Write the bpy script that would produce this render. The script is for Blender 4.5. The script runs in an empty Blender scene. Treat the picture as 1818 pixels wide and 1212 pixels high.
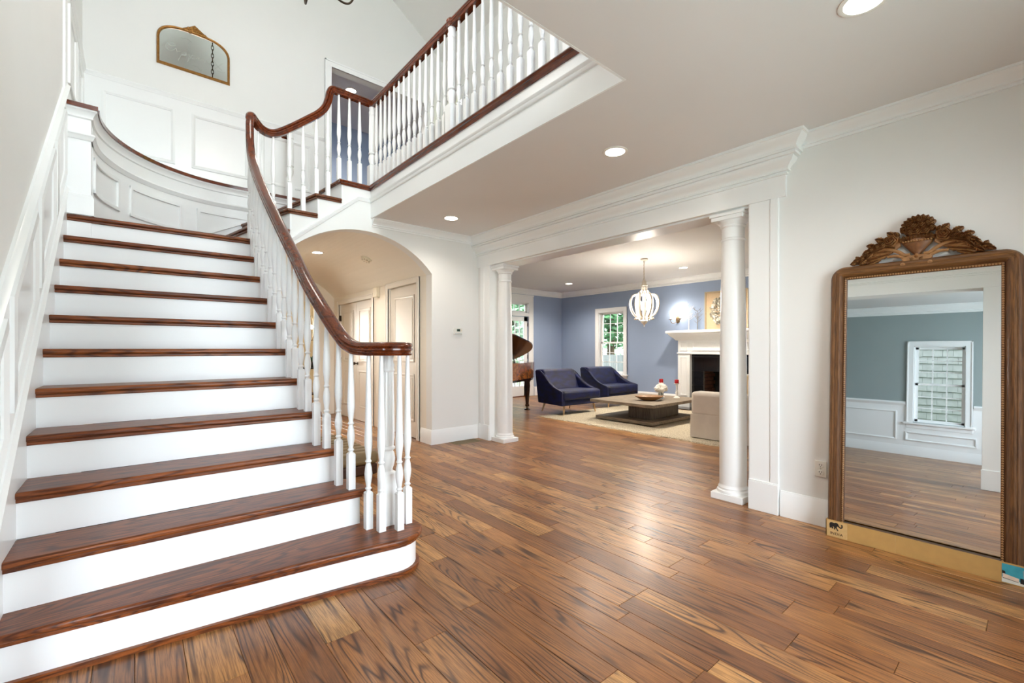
import bpy, bmesh, math, random
from math import sin, cos, tan, pi, radians, sqrt, atan2, hypot
from mathutils import Vector, Matrix

random.seed(7)
sc = bpy.context.scene
COL = sc.collection

# ---------------------------------------------------------------- camera
EYE = 1.2
YAW = radians(40.17)
cam_d = bpy.data.cameras.new('camera')
cam_d.sensor_width = 36.0
cam_d.sensor_fit = 'HORIZONTAL'
cam_d.lens = 36.0 * 796.0 / 1818.0
cam_d.shift_y = 13.0 / 1818.0
cam_d.clip_start = 0.02
cam_d.clip_end = 200
cam = bpy.data.objects.new('camera', cam_d)
cam.location = (0, 0, EYE)
cam.rotation_euler = (pi / 2, 0, -YAW)
COL.objects.link(cam)
sc.camera = cam

# ---------------------------------------------------------------- view + sky
vs = sc.view_settings
vs.view_transform = 'Standard'
vs.look = 'None'
vs.gamma = 1.0
vs.use_curve_mapping = False
vs.exposure = 0.90
sc.cycles.use_denoising = True
sc.cycles.max_bounces = 14
sc.cycles.diffuse_bounces = 8
sc.cycles.glossy_bounces = 6
sc.cycles.transparent_max_bounces = 16
sc.cycles.sample_clamp_indirect = 6.0
sc.cycles.caustics_reflective = False
sc.cycles.caustics_refractive = False

world = bpy.data.worlds.new('overcast_sky')
sc.world = world
world.use_nodes = True
wn = world.node_tree.nodes
bg = wn['Background']
bg.inputs[0].default_value = (0.86, 0.93, 1.0, 1)
bg.inputs[1].default_value = 4.0

DAY = (0.83, 0.92, 1.0)
WARM = (1.0, 0.90, 0.78)
def area(name, loc, rot, sx, sy, power, color=DAY):
    d = bpy.data.lights.new(name, 'AREA')
    d.shape = 'RECTANGLE'
    d.size = sx; d.size_y = sy
    d.energy = power
    d.color = color
    o = bpy.data.objects.new(name, d)
    o.location = loc
    o.rotation_euler = rot
    COL.objects.link(o)
    return o
# daylight lamps behind the glazing; upper front and kitchen windows added for light
area('daylight_front_door', (1.55, -1.36, 1.25), (pi/2, 0, 0), 2.0, 2.2, 50)
area('added_upper_front_light', (1.0, -1.36, 4.7), (pi/2, 0, 0), 2.6, 2.0, 56)  # lamp behind an unseen upper window, added to light the stairwell
area('daylight_dining_front_window', (-2.0, -1.66, 1.4), (pi/2, 0, 0), 1.9, 1.6, 92, (0.74, 0.87, 1.0))
def portal(name, loc, rot, sx, sy):
    o = area(name, loc, rot, sx, sy, 1.0)
    o.data.cycles.is_portal = True
    return o
portal('daylight_dining_side_window', (-3.85, 1.17, 1.28), (pi/2, 0, -pi/2), 0.75, 1.45)
portal('daylight_living_window', (9.06, 6.8, 1.35), (pi/2, 0, pi/2), 0.8, 1.55)
portal('daylight_living_second_window', (9.06, 1.55, 1.35), (pi/2, 0, pi/2), 0.8, 1.55)
portal('daylight_french_door', (7.25, 8.61, 1.25), (pi/2, 0, pi), 1.1, 2.2)
area('added_kitchen_light', (1.6, 11.9, 1.5), (pi/2, 0, pi), 1.6, 1.2, 90, (1.0, 0.95, 0.85))  # added warm lamp that brightens the far room through an invented window
# ---------------------------------------------------------------- materials
def srgb(r, g, b):
    def f(c):
        c /= 255.0
        return c / 12.92 if c <= 0.04045 else ((c + 0.055) / 1.055) ** 2.4
    return (f(r), f(g), f(b), 1.0)
class NT:
    def __init__(s, name):
        s.m = bpy.data.materials.new(name); s.m.use_nodes = True
        s.t = s.m.node_tree; s.n = s.t.nodes
        s.b = s.n['Principled BSDF']
    def add(s, typ, **kw):
        n = s.n.new(typ)
        for k, v in kw.items():
            if k.startswith('i_'):
                key = k[2:]
                key = int(key) if key.isdigit() else key
                n.inputs[key].default_value = v
            else:
                setattr(n, k, v)
        return n
    def link(s, a, b): s.t.links.new(a, b)
    def ramp(s, src, stops, interp='LINEAR'):
        r = s.add('ShaderNodeValToRGB'); r.color_ramp.interpolation = interp
        e = r.color_ramp.elements
        while len(e) < len(stops): e.new(0.5)
        for el, (p, c) in zip(e, stops): el.position = p; el.color = c
        s.link(src, r.inputs[0]); return r.outputs[0]
    def math(s, op, a, b=None, c=None):
        n = s.add('ShaderNodeMath', operation=op)
        for i, x in enumerate((a, b, c)):
            if x is None: continue
            if isinstance(x, (int, float)): n.inputs[i].default_value = x
            else: s.link(x, n.inputs[i])
        return n.outputs[0]
    def mix(s, fac, a, b, blend='MIX'):
        n = s.add('ShaderNodeMix', data_type='RGBA', blend_type=blend)
        for idx, x in ((0, fac), (6, a), (7, b)):
            if isinstance(x, (int, float)): n.inputs[idx].default_value = x
            elif isinstance(x, tuple): n.inputs[idx].default_value = x
            else: s.link(x, n.inputs[idx])
        return n.outputs[2]
    def noise(s, vec, scale, detail=2.0, rough=0.5, dist=0.0):
        n = s.add('ShaderNodeTexNoise', i_Scale=scale, i_Detail=detail, i_Roughness=rough, i_Distortion=dist)
        if vec is not None: s.link(vec, n.inputs['Vector'])
        return n.outputs['Fac']
    def mapping(s, vec, scale=(1, 1, 1), loc=(0, 0, 0), rot=(0, 0, 0)):
        n = s.add('ShaderNodeMapping'); n.inputs['Scale'].default_value = scale
        n.inputs['Location'].default_value = loc; n.inputs['Rotation'].default_value = rot
        s.link(vec, n.inputs['Vector']); return n.outputs[0]
    def coord(s, which='Object'): return s.add('ShaderNodeTexCoord').outputs[which]
    def bump(s, h, strength=0.2, dist=0.01):
        n = s.add('ShaderNodeBump', i_Strength=strength, i_Distance=dist)
        s.link(h, n.inputs['Height']); s.link(n.outputs[0], s.b.inputs['Normal'])
def simple(name, col, rough=0.5, metal=0.0, var=0.06, scale=6.0, bump=0.0, bscale=80.0, coat=0.0, spec=None):
    s = NT(name)
    c = s.coord()
    n = s.noise(c, scale, 3)
    lo = tuple(min(1, x * (1 - var)) for x in col[:3]) + (1,)
    hi = tuple(min(1, x * (1 + var)) for x in col[:3]) + (1,)
    s.link(s.ramp(n, [(0.3, lo), (0.7, hi)]), s.b.inputs['Base Color'])
    s.b.inputs['Roughness'].default_value = rough
    s.b.inputs['Metallic'].default_value = metal
    if coat: s.b.inputs['Coat Weight'].default_value = coat; s.b.inputs['Coat Roughness'].default_value = 0.15
    if spec is not None: s.b.inputs['Specular IOR Level'].default_value = spec
    if bump: s.bump(s.noise(c, bscale, 4), bump, 0.005)
    return s.m
def emit(name, col, strength):
    s = NT(name)
    s.b.inputs['Base Color'].default_value = col
    s.b.inputs['Emission Color'].default_value = col
    s.b.inputs['Emission Strength'].default_value = strength
    return s.m

M = {}
M['wall'] = simple('wall_paint', srgb(232, 233, 231), 0.6, var=0.015, scale=1.5, bump=0.03, bscale=120)
M['trim'] = simple('trim_paint', srgb(240, 242, 242), 0.28, var=0.012, scale=2.0)
M['ceiling'] = simple('ceiling_paint', srgb(226, 225, 224), 0.7, var=0.015, scale=1.2, bump=0.03, bscale=150)
M['blue'] = simple('blue_wall_paint', srgb(148, 165, 192), 0.6, var=0.025, scale=1.5, bump=0.03, bscale=120)
M['grey_green'] = simple('slate_wall_paint', srgb(150, 162, 162), 0.6, var=0.025, scale=1.5, bump=0.03, bscale=120)
M['beige'] = simple('hall_wall_paint', srgb(236, 230, 218), 0.6, var=0.015, scale=1.5)
M['warm_wall'] = simple('kitchen_wall_paint', srgb(240, 228, 200), 0.6, var=0.02, scale=1.5)
M['yellow'] = simple('yellow_wall_paint', srgb(205, 200, 90), 0.6, var=0.03)
M['door'] = simple('door_paint', srgb(236, 231, 222), 0.35, var=0.012, scale=2.0)
M['black'] = simple('black_iron', srgb(28, 26, 25), 0.45, 0.6)
M['dark_gap'] = simple('dark_subfloor', srgb(40, 24, 14), 0.9)
M['brass'] = simple('aged_brass', srgb(120, 100, 78), 0.35, 0.9, var=0.15, scale=30)
M['nickel'] = simple('nickel', srgb(150, 145, 138), 0.3, 1.0)
M['bronze'] = simple('dark_bronze', srgb(70, 58, 45), 0.4, 0.8)
M['plastic'] = simple('white_plastic', srgb(232, 232, 226), 0.4, var=0.01)
M['ivory'] = simple('ivory_plastic', srgb(226, 217, 196), 0.45, var=0.01)
M['lcd'] = simple('grey_green_display', srgb(95, 120, 105), 0.2, var=0.03)
M['ink'] = simple('black_ink', srgb(25, 22, 20), 0.7)
M['lens'] = emit('lamp_lens', (1.0, 0.93, 0.82, 1), 14.0)
M['bulb'] = emit('bulb_glow', (1.0, 0.88, 0.70, 1), 45.0)
M['mirror'] = simple('mirror_silver', (0.86, 0.88, 0.87, 1), 0.01, 1.0, var=0.005)
M['mirror_pale'] = simple('mirror_silver_pale', (0.93, 0.97, 0.96, 1), 0.015, 1.0, var=0.005)
M['etch'] = simple('etched_glass', srgb(196, 202, 196), 0.5, 0.2)
M['gold'] = simple('antique_gold', srgb(158, 112, 55), 0.38, 0.65, var=0.25, scale=40, bump=0.3, bscale=120)
M['card'] = simple('cardboard', srgb(190, 150, 88), 0.75, var=0.05, scale=20)
M['card_pale'] = simple('cardboard_pale', srgb(203, 168, 112), 0.75, var=0.08, scale=60)
M['teal'] = simple('teal_print', srgb(62, 160, 178), 0.4, var=0.15, scale=30)
M['paper'] = simple('white_print', srgb(225, 225, 215), 0.5, var=0.05, scale=30)
M['pink_print'] = simple('pale_pink_print', srgb(225, 205, 185), 0.5, var=0.08, scale=40)
M['grey_print'] = simple('grey_print', srgb(150, 165, 175), 0.3, var=0.3, scale=15)
M['velvet'] = None
M['sofa'] = simple('sofa_slipcover', srgb(214, 206, 195), 0.85, var=0.04, scale=8, bump=0.15, bscale=300)
M['cushion'] = simple('tan_cushion', srgb(200, 180, 145), 0.85, var=0.05)
M['pillow'] = simple('white_pillow', srgb(235, 233, 230), 0.8, var=0.02)
M['chandelier_wood'] = simple('whitewashed_wood', srgb(235, 228, 214), 0.6, var=0.06, scale=25)
M['white_gloss'] = simple('white_lacquer', srgb(240, 238, 232), 0.25, var=0.01)
M['candle'] = simple('red_wax', srgb(170, 12, 22), 0.4, var=0.08)
M['petal'] = simple('white_petals', srgb(245, 244, 238), 0.6, var=0.03, scale=30)
M['leaf'] = simple('leaf_green', srgb(92, 140, 92), 0.6, var=0.35, scale=3)
M['leaf_dark'] = simple('leaf_dark_green', srgb(50, 92, 60), 0.6, var=0.35, scale=3)
M['leaf_pale'] = simple('leaf_pale_green', srgb(140, 180, 140), 0.6, var=0.3, scale=3)
M['bark'] = simple('bark', srgb(95, 78, 62), 0.9, var=0.2, scale=20, bump=0.4, bscale=40)
M['grass'] = simple('lawn_grass', srgb(95, 130, 70), 0.9, var=0.2, scale=5)
M['fence'] = simple('painted_fence', srgb(132, 134, 130), 0.6, var=0.04, scale=12)
M['shingle'] = simple('weathered_shingle', srgb(128, 132, 130), 0.85, var=0.12, scale=9, bump=0.3, bscale=60)
M['brick'] = simple('firebrick', srgb(120, 82, 68), 0.85, var=0.25, scale=30, bump=0.4, bscale=80)
M['mortar'] = simple('mortar', srgb(150, 145, 140), 0.9)
M['soot'] = simple('soot_black', srgb(18, 16, 15), 0.85)
M['tile_black'] = simple('black_granite_tile', srgb(22, 22, 24), 0.12, var=0.25, scale=60)
M['grout'] = simple('pale_grout', srgb(120, 115, 108), 0.8)
M['log'] = simple('charred_log', srgb(58, 42, 32), 0.9, var=0.4, scale=15, bump=0.5, bscale=30)
M['linen'] = simple('tan_linen', srgb(196, 172, 140), 0.85, var=0.04, scale=60, bump=0.1, bscale=400)
M['pewter'] = simple('pewter_discs', srgb(140, 135, 120), 0.35, 0.7, var=0.45, scale=35)
M['pearl'] = simple('pearl_discs', srgb(215, 210, 198), 0.35, 0.1, var=0.12, scale=35)
M['champagne'] = simple('champagne_frame', srgb(190, 172, 140), 0.4, 0.4, var=0.05)
M['twig'] = simple('white_branch', srgb(222, 220, 214), 0.6, var=0.05)
M['twig_grey'] = simple('silver_branch', srgb(130, 128, 124), 0.5, 0.3, var=0.1)
M['piano_black'] = simple('piano_dark_finish', srgb(42, 24, 16), 0.12, var=0.2, coat=0.5)
M['leather'] = simple('brown_leather', srgb(112, 92, 58), 0.4, var=0.12, scale=12, bump=0.1, bscale=200)
M['green_glass'] = simple('dark_decor', srgb(38, 38, 36), 0.4)
M['vent_dark'] = simple('dark_slot', srgb(60, 55, 38), 0.7)
M['vent_metal'] = simple('vent_metal', srgb(150, 132, 100), 0.45, 0.5)

def glass_mat():
    s = NT('window_glass')
    tr = s.add('ShaderNodeBsdfTransparent'); gl = s.add('ShaderNodeBsdfGlossy'); gl.inputs['Roughness'].default_value = 0.02
    fr = s.add('ShaderNodeFresnel', i_IOR=1.3); mx = s.add('ShaderNodeMixShader')
    s.link(fr.outputs[0], mx.inputs[0]); s.link(tr.outputs[0], mx.inputs[1]); s.link(gl.outputs[0], mx.inputs[2])
    s.link(mx.outputs[0], s.n['Material Output'].inputs[0]); return s.m
M['glass'] = glass_mat()
def clear_vase():
    s = NT('clear_vase_glass')
    s.b.inputs['Base Color'].default_value = (0.9, 0.95, 0.95, 1); s.b.inputs['Roughness'].default_value = 0.05
    s.b.inputs['Transmission Weight'].default_value = 0.9; return s.m
M['vase_glass'] = clear_vase()

def velvet():
    s = NT('navy_velvet'); c = s.coord()
    n = s.noise(s.mapping(c, (3, 3, 7)), 2.0, 3)
    s.link(s.ramp(n, [(0.3, srgb(1, 4, 22)), (0.7, srgb(2, 17, 76))]), s.b.inputs['Base Color'])
    s.b.inputs['Roughness'].default_value = 0.6
    s.b.inputs['Sheen Weight'].default_value = 0.14; s.b.inputs['Sheen Tint'].default_value = srgb(20, 90, 220)
    s.b.inputs['Sheen Roughness'].default_value = 0.3
    s.bump(s.noise(c, 300, 2), 0.1, 0.003); return s.m
M['velvet'] = velvet()

def oak_floor():
    # contour lines of stretched noise give the cathedral figure of flat-sawn oak; one random value per board
    s = NT('oak_plank_floor')
    pos = s.add('ShaderNodeNewGeometry').outputs['Position']
    at = s.add('ShaderNodeAttribute', attribute_name='board'); rv = at.outputs['Fac']
    off = s.add('ShaderNodeCombineXYZ')
    s.link(s.math('MULTIPLY', rv, 37.0), off.inputs[0]); s.link(s.math('MULTIPLY', rv, 91.0), off.inputs[1])
    va = s.add('ShaderNodeVectorMath', operation='ADD'); s.link(pos, va.inputs[0]); s.link(off.outputs[0], va.inputs[1])
    p = va.outputs[0]
    fig = s.noise(s.mapping(p, (7.5, 0.55, 1)), 1.0, 1.6, 0.45, 0.25)
    rings = s.math('SINE', s.math('MULTIPLY', fig, 125.0))
    rings = s.math('MULTIPLY_ADD', rings, 0.5, 0.5)
    wob = s.noise(s.mapping(p, (9, 1.6, 1)), 1.3, 3)
    line = s.math('MULTIPLY', s.math('POWER', rings, 4.0), s.ramp(wob, [(0.36, (0, 0, 0, 1)), (0.56, (1, 1, 1, 1))]))
    pores = s.noise(s.mapping(p, (210, 7, 1)), 1.0, 3, 0.6)
    patch = s.noise(s.mapping(p, (4, 1.0, 1)), 1.6, 4, 0.6)
    rv2 = s.math('FRACT', s.math('MULTIPLY', rv, 7.31))
    base = s.ramp(rv, [(0.0, srgb(126, 79, 43)), (0.3, srgb(164, 109, 60)), (0.65, srgb(190, 133, 77)), (1.0, srgb(216, 164, 102))])
    base = s.mix(s.math('MULTIPLY', rv2, 0.30), base, srgb(160, 100, 50))
    c1 = s.mix(s.ramp(patch, [(0.38, (0.42, 0.42, 0.42, 1)), (0.64, (0, 0, 0, 1))]), base, srgb(94, 54, 28))
    c2 = s.mix(s.math('MULTIPLY', line, 0.92), c1, srgb(54, 26, 11))
    c3 = s.mix(s.ramp(pores, [(0.42, (0.45, 0.45, 0.45, 1)), (0.56, (0, 0, 0, 1))]), c2, srgb(66, 36, 20))
    s.link(c3, s.b.inputs['Base Color'])
    s.link(s.math('MULTIPLY_ADD', pores, 0.14, 0.27), s.b.inputs['Roughness'])
    s.b.inputs['Specular IOR Level'].default_value = 0.45
    s.b.inputs['Coat Weight'].default_value = 0.10; s.b.inputs['Coat Roughness'].default_value = 0.22
    h = s.math('SUBTRACT', pores, line)
    s.bump(h, 0.12, 0.003)
    return s.m
M['oak'] = oak_floor()

def stained_wood(name, dark, mid, light, axis, ringscale=60.0, rough=0.28, coat=0.4, linew=0.7, sc_=(1, 1, 1)):
    s = NT(name); c = s.coord()
    st = {'X': (0.9, 6.0, 6.0), 'Y': (6.0, 0.9, 6.0), 'Z': (6.0, 6.0, 0.9)}[axis]
    fs = {'X': (8, 180, 180), 'Y': (180, 8, 180), 'Z': (180, 180, 8)}[axis]
    st = tuple(a * b for a, b in zip(st, sc_))
    fig = s.noise(s.mapping(c, st), 1.0, 2, 0.5, 0.2)
    rings = s.math('MULTIPLY_ADD', s.math('SINE', s.math('MULTIPLY', fig, ringscale)), 0.5, 0.5)
    fine = s.noise(s.mapping(c, fs), 1.0, 3, 0.6)
    big = s.noise(s.mapping(c, st), 0.8, 3)
    base = s.ramp(big, [(0.3, mid), (0.75, light)])
    c1 = s.mix(s.math('MULTIPLY', s.math('POWER', rings, 2.5), linew), base, dark)
    c2 = s.mix(s.ramp(fine, [(0.42, (0.5, 0.5, 0.5, 1)), (0.58, (0, 0, 0, 1))]), c1, dark)
    s.link(c2, s.b.inputs['Base Color'])
    s.b.inputs['Roughness'].default_value = rough; s.b.inputs['Specular IOR Level'].default_value = 0.35
    s.b.inputs['Coat Weight'].default_value = coat; s.b.inputs['Coat Roughness'].default_value = 0.12
    s.bump(fine, 0.08, 0.002)
    return s.m
M['tread'] = stained_wood('stained_oak_tread', srgb(50, 18, 5), srgb(120, 60, 24), srgb(152, 84, 36), 'X', 120.0, 0.4, 0.08)
M['tread_y'] = stained_wood('stained_oak_tread_turned', srgb(50, 21, 8), srgb(112, 60, 29), srgb(142, 82, 42), 'Y', 110.0, 0.36, 0.15)
M['rail'] = stained_wood('cherry_stained_rail', srgb(48, 16, 6), srgb(102, 42, 15), srgb(132, 62, 26), 'Y', 45.0, 0.2, 0.6, 0.5)
M['rail_x'] = stained_wood('cherry_stained_edge', srgb(48, 16, 6), srgb(102, 42, 15), srgb(132, 62, 26), 'X', 45.0, 0.22, 0.5, 0.5)
M['frame_wood'] = stained_wood('weathered_carved_wood', srgb(46, 25, 11), srgb(92, 55, 27), srgb(140, 98, 56), 'Z', 50.0, 0.5, 0.1, 0.32, (2.5, 2.5, 1.0))
M['frame_wood_y'] = stained_wood('weathered_carved_wood_cross', srgb(46, 25, 11), srgb(92, 55, 27), srgb(140, 98, 56), 'Y', 50.0, 0.5, 0.1, 0.32, (2.5, 1.0, 2.5))
M['piano_wood'] = stained_wood('walnut_veneer', srgb(58, 28, 12), srgb(118, 68, 32), srgb(150, 94, 48), 'Y', 40.0, 0.15, 0.6, 0.5)
M['grey_wood'] = stained_wood('greywashed_wood', srgb(92, 80, 66), srgb(140, 126, 108), srgb(168, 152, 132), 'Y', 60.0, 0.6, 0.0, 0.5)
M['grey_wood_dark'] = stained_wood('greywashed_wood_dark', srgb(66, 60, 54), srgb(100, 92, 84), srgb(122, 112, 102), 'Z', 60.0, 0.6, 0.0, 0.5)
M['bowl_wood'] = stained_wood('dough_bowl_wood', srgb(96, 62, 32), srgb(150, 108, 66), srgb(176, 134, 88), 'X', 30.0, 0.5, 0.1, 0.5)
M['leg_wood'] = stained_wood('pale_oak_leg', srgb(150, 112, 72), srgb(190, 150, 105), srgb(206, 170, 126), 'Z', 30.0, 0.4, 0.1, 0.3)
M['ottoman_wood'] = stained_wood('dark_walnut_base', srgb(30, 16, 9), srgb(60, 34, 20), srgb(78, 46, 28), 'Y', 30.0, 0.3, 0.2, 0.5)

def carved():
    s = NT('rubbed_carved_wood'); c = s.coord()
    n = s.noise(c, 60, 4, 0.6)
    base = s.ramp(n, [(0.3, srgb(100, 60, 30)), (0.7, srgb(132, 86, 46))])
    pt = s.add('ShaderNodeNewGeometry').outputs['Pointiness']
    s.link(s.mix(s.ramp(pt, [(0.52, (0, 0, 0, 1)), (0.62, (0.8, 0.8, 0.8, 1))]), base, srgb(196, 150, 96)), s.b.inputs['Base Color'])
    s.b.inputs['Roughness'].default_value = 0.5
    s.bump(n, 0.15, 0.003); return s.m
M['carved'] = carved()
def rug_mat():
    s = NT('cream_woven_rug'); c = s.coord()
    n = s.noise(c, 55, 4, 0.7)
    w = s.noise(s.mapping(c, (1, 1, 1)), 3, 3)
    col = s.ramp(n, [(0.35, srgb(150, 136, 112)), (0.52, srgb(205, 194, 170)), (0.7, srgb(232, 224, 204))])
    s.link(s.mix(s.math('MULTIPLY', w, 0.25), col, srgb(190, 172, 140)), s.b.inputs['Base Color'])
    s.b.inputs['Roughness'].default_value = 0.95
    s.bump(n, 0.9, 0.012); return s.m
M['rug'] = rug_mat()

# ---------------------------------------------------------------- geometry helpers
WO = {}          # world origin of every object that has children
def world_origin(o): return WO.get(o.name, Vector((0, 0, 0)))
class G:
    """collects geometry in world coordinates (or in a local frame f) and links it as one mesh object"""
    def __init__(s, f=None):
        s.v = []; s.f = []; s.frame = f
    def P(s, p):
        s.v.append(s.frame(p) if s.frame else tuple(p)); return len(s.v) - 1
    def face(s, idx): s.f.append(tuple(idx))
    def quad(s, a, b, c, d): s.face([s.P(a), s.P(b), s.P(c), s.P(d)])
    def box(s, x0, x1, y0, y1, z0, z1):
        i = [s.P(p) for p in ((x0,y0,z0),(x1,y0,z0),(x1,y1,z0),(x0,y1,z0),(x0,y0,z1),(x1,y0,z1),(x1,y1,z1),(x0,y1,z1))]
        for q in ((0,3,2,1),(4,5,6,7),(0,1,5,4),(1,2,6,5),(2,3,7,6),(3,0,4,7)): s.face([i[k] for k in q])
        return s
    def frustum(s, x0, x1, y0, y1, z0, z1, ins):
        i = [s.P(p) for p in ((x0,y0,z0),(x1,y0,z0),(x1,y1,z0),(x0,y1,z0),(x0+ins,y0+ins,z1),(x1-ins,y0+ins,z1),(x1-ins,y1-ins,z1),(x0+ins,y1-ins,z1))]
        for q in ((0,3,2,1),(4,5,6,7),(0,1,5,4),(1,2,6,5),(2,3,7,6),(3,0,4,7)): s.face([i[k] for k in q])
        return s
    def prism(s, poly, h0, h1, axis='z'):
        """poly: list of 2D points, extruded between h0 and h1 along axis"""
        def mk(p, h):
            a, b = p
            return {'z': (a, b, h), 'y': (a, h, b), 'x': (h, a, b)}[axis]
        n = len(poly)
        lo = [s.P(mk(p, h0)) for p in poly]; hi = [s.P(mk(p, h1)) for p in poly]
        s.face(lo[::-1]); s.face(hi)
        for k in range(n): s.face([lo[k], lo[(k+1) % n], hi[(k+1) % n], hi[k]])
        return s
    def lathe(s, c, prof, n=16, flute=0.0, nf=8, a0=0.0, a1=2*pi, axis='z', sq=(1, 1)):
        full = abs(a1 - a0 - 2*pi) < 1e-6
        m = n if full else n + 1
        rings = []
        for r, h in prof:
            ring = []
            for k in range(m):
                a = a0 + (a1 - a0) * k / n
                rr = r * (1 - flute * (0.5 + 0.5 * cos(nf * a)))
                x, y = rr * cos(a) * sq[0], rr * sin(a) * sq[1]
                p = {'z': (c[0]+x, c[1]+y, c[2]+h), 'x': (c[0]+h, c[1]+x, c[2]+y), 'y': (c[0]+x, c[1]+h, c[2]+y)}[axis]
                ring.append(s.P(p))
            rings.append(ring)
        for A, B in zip(rings, rings[1:]):
            for k in range(n if full else n):
                k2 = (k+1) % m
                s.face([A[k], A[k2], B[k2], B[k]])
        if prof[0][0] > 1e-5 and full: s.face(rings[0][::-1])
        if prof[-1][0] > 1e-5 and full: s.face(rings[-1])
        return s
    def ball(s, c, r, n=10, m=6, sx=1, sy=1, sz=1):
        prof = [(r * sin(pi * k / m) if 0 < k < m else 0.0006, -r * cos(pi * k / m)) for k in range(m + 1)]
        st = len(s.v)
        fr, s.frame = s.frame, None
        s.lathe((0, 0, 0), prof, n)
        s.frame = fr
        for k in range(st, len(s.v)):
            x, y, z = s.v[k]
            p = (c[0] + x * sx, c[1] + y * sy, c[2] + z * sz)
            s.v[k] = s.frame(p) if s.frame else p
        return s
    def tube(s, pts, r, n=8, close=False, caps=True, flat=1.0):
        pts = [Vector(p) for p in pts]
        N = len(pts); rings = []
        prev = None
        for k, p in enumerate(pts):
            if close: t = pts[(k+1) % N] - pts[k-1]
            else: t = pts[min(k+1, N-1)] - pts[max(k-1, 0)]
            if t.length < 1e-9: t = Vector((0, 0, 1))
            t.normalize()
            if prev is None:
                up = Vector((0, 0, 1)) if abs(t.z) < 0.9 else Vector((1, 0, 0))
                a = t.cross(up).normalized()
            else:
                a = (prev - t * prev.dot(t))
                a = a.normalized() if a.length > 1e-6 else t.orthogonal().normalized()
            prev = a; b = t.cross(a)
            rr = r[k] if isinstance(r, (list, tuple)) else r
            rings.append([s.P(p + a * (rr * cos(2*pi*j/n)) + b * (rr * flat * sin(2*pi*j/n))) for j in range(n)])
        for k in range(N if close else N - 1):
            A, B = rings[k], rings[(k+1) % N]
            for j in range(n): s.face([A[j], A[(j+1) % n], B[(j+1) % n], B[j]])
        if caps and not close: s.face(rings[0][::-1]); s.face(rings[-1])
        return s
    def sweep(s, path, prof, side=1, close=False, caps=True):
        """moulding: profile points (out, up) carried along a path with mitred corners; side picks which way is out"""
        path = [Vector(p) for p in path]; N = len(path)
        def nrm(a, b):
            t = (b - a); t.z = 0
            t.normalize(); return Vector((t.y, -t.x, 0)) * side
        rings = []
        for k, p in enumerate(path):
            if close:
                n1, n2 = nrm(path[k-1], p), nrm(p, path[(k+1) % N])
            else:
                n1 = nrm(path[k-1], p) if k > 0 else None
                n2 = nrm(p, path[k+1]) if k < N-1 else None
                n1 = n1 or n2; n2 = n2 or n1
            m = (n1 + n2).normalized(); m /= max(0.3, m.dot(n1))
            rings.append([s.P(p + m * u + Vector((0, 0, w))) for u, w in prof])
        n = len(prof)
        for k in range(N if close else N-1):
            A, B = rings[k], rings[(k+1) % N]
            for j in range(n): s.face([A[j], A[(j+1) % n], B[(j+1) % n], B[j]])
        if caps and not close: s.face(rings[0][::-1]); s.face(rings[-1])
        return s
    def rail(s, path, prof):
        """handrail: profile (side, up) kept square to the path"""
        path = [Vector(p) for p in path]; N = len(path); rings = []; prev = None
        for k, p in enumerate(path):
            t = (path[min(k+1, N-1)] - path[max(k-1, 0)]).normalized()
            hz = Vector((t.x, t.y, 0))
            if hz.length > 0.25 or prev is None:
                sd = Vector((t.y, -t.x, 0)).normalized()
                if prev is not None and sd.dot(prev) < -0.3: sd = -sd
            else: sd = prev
            prev = sd
            up = sd.cross(t).normalized()
            if up.z < -0.3: up = -up
            rings.append([s.P(p + sd * u + up * w) for u, w in prof])
        n = len(prof)
        for A, B in zip(rings, rings[1:]):
            for j in range(n): s.face([A[j], A[(j+1) % n], B[(j+1) % n], B[j]])
        s.face(rings[0][::-1]); s.face(rings[-1]); return s
    def build(s, name, mat, parent=None, origin=None, sharp=38, bevel=0.0, segs=2, attr=None, **tags):
        o0 = Vector(origin) if origin is not None else (world_origin(parent) if parent else Vector((0, 0, 0)))
        me = bpy.data.meshes.new(name)
        me.from_pydata([(p[0]-o0.x, p[1]-o0.y, p[2]-o0.z) for p in s.v], [], s.f)
        me.validate(); me.update()
        bm = bmesh.new(); bm.from_mesh(me); bmesh.ops.recalc_face_normals(bm, faces=bm.faces); bm.to_mesh(me); bm.free()
        me.materials.append(M[mat] if isinstance(mat, str) else mat)
        if sharp:
            me.polygons.foreach_set('use_smooth', [True] * len(me.polygons))
            me.set_sharp_from_angle(angle=radians(sharp))
        if attr is not None:
            a = me.attributes.new('board', 'FLOAT', 'FACE')
            a.data.foreach_set('value', attr if isinstance(attr, list) else [attr] * len(me.polygons))
        o = bpy.data.objects.new(name, me)
        COL.objects.link(o)
        if parent:
            o.parent = parent
            o.location = o0 - world_origin(parent)
        else: o.location = o0
        WO[o.name] = o0
        if bevel:
            b = o.modifiers.new('bevel', 'BEVEL'); b.width = bevel; b.segments = segs; b.limit_method = 'ANGLE'; b.angle_limit = radians(50)
        tag(o, **tags)
        return o
def tag(o, label=None, cat=None, group=None, kind=None):
    if label: o['label'] = label
    if cat: o['category'] = cat
    if group: o['group'] = group
    if kind: o['kind'] = kind
    return o
def thing(name, loc, label, cat, group=None, kind=None):
    o = bpy.data.objects.new(name, None); COL.objects.link(o)
    o.empty_display_size = 0.1
    o.location = loc; WO[o.name] = Vector(loc)
    return tag(o, label, cat, group, kind)
def struct(g, name, mat, label=None, **kw): return g.build(name, mat, kind='structure', label=label, **kw)
def copy_tree(o, parent=None, loc=None):
    c = o.copy(); COL.objects.link(c); c.parent = parent
    if loc is not None: c.location = loc
    for ch in o.children: copy_tree(ch, c)
    return c
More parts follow.
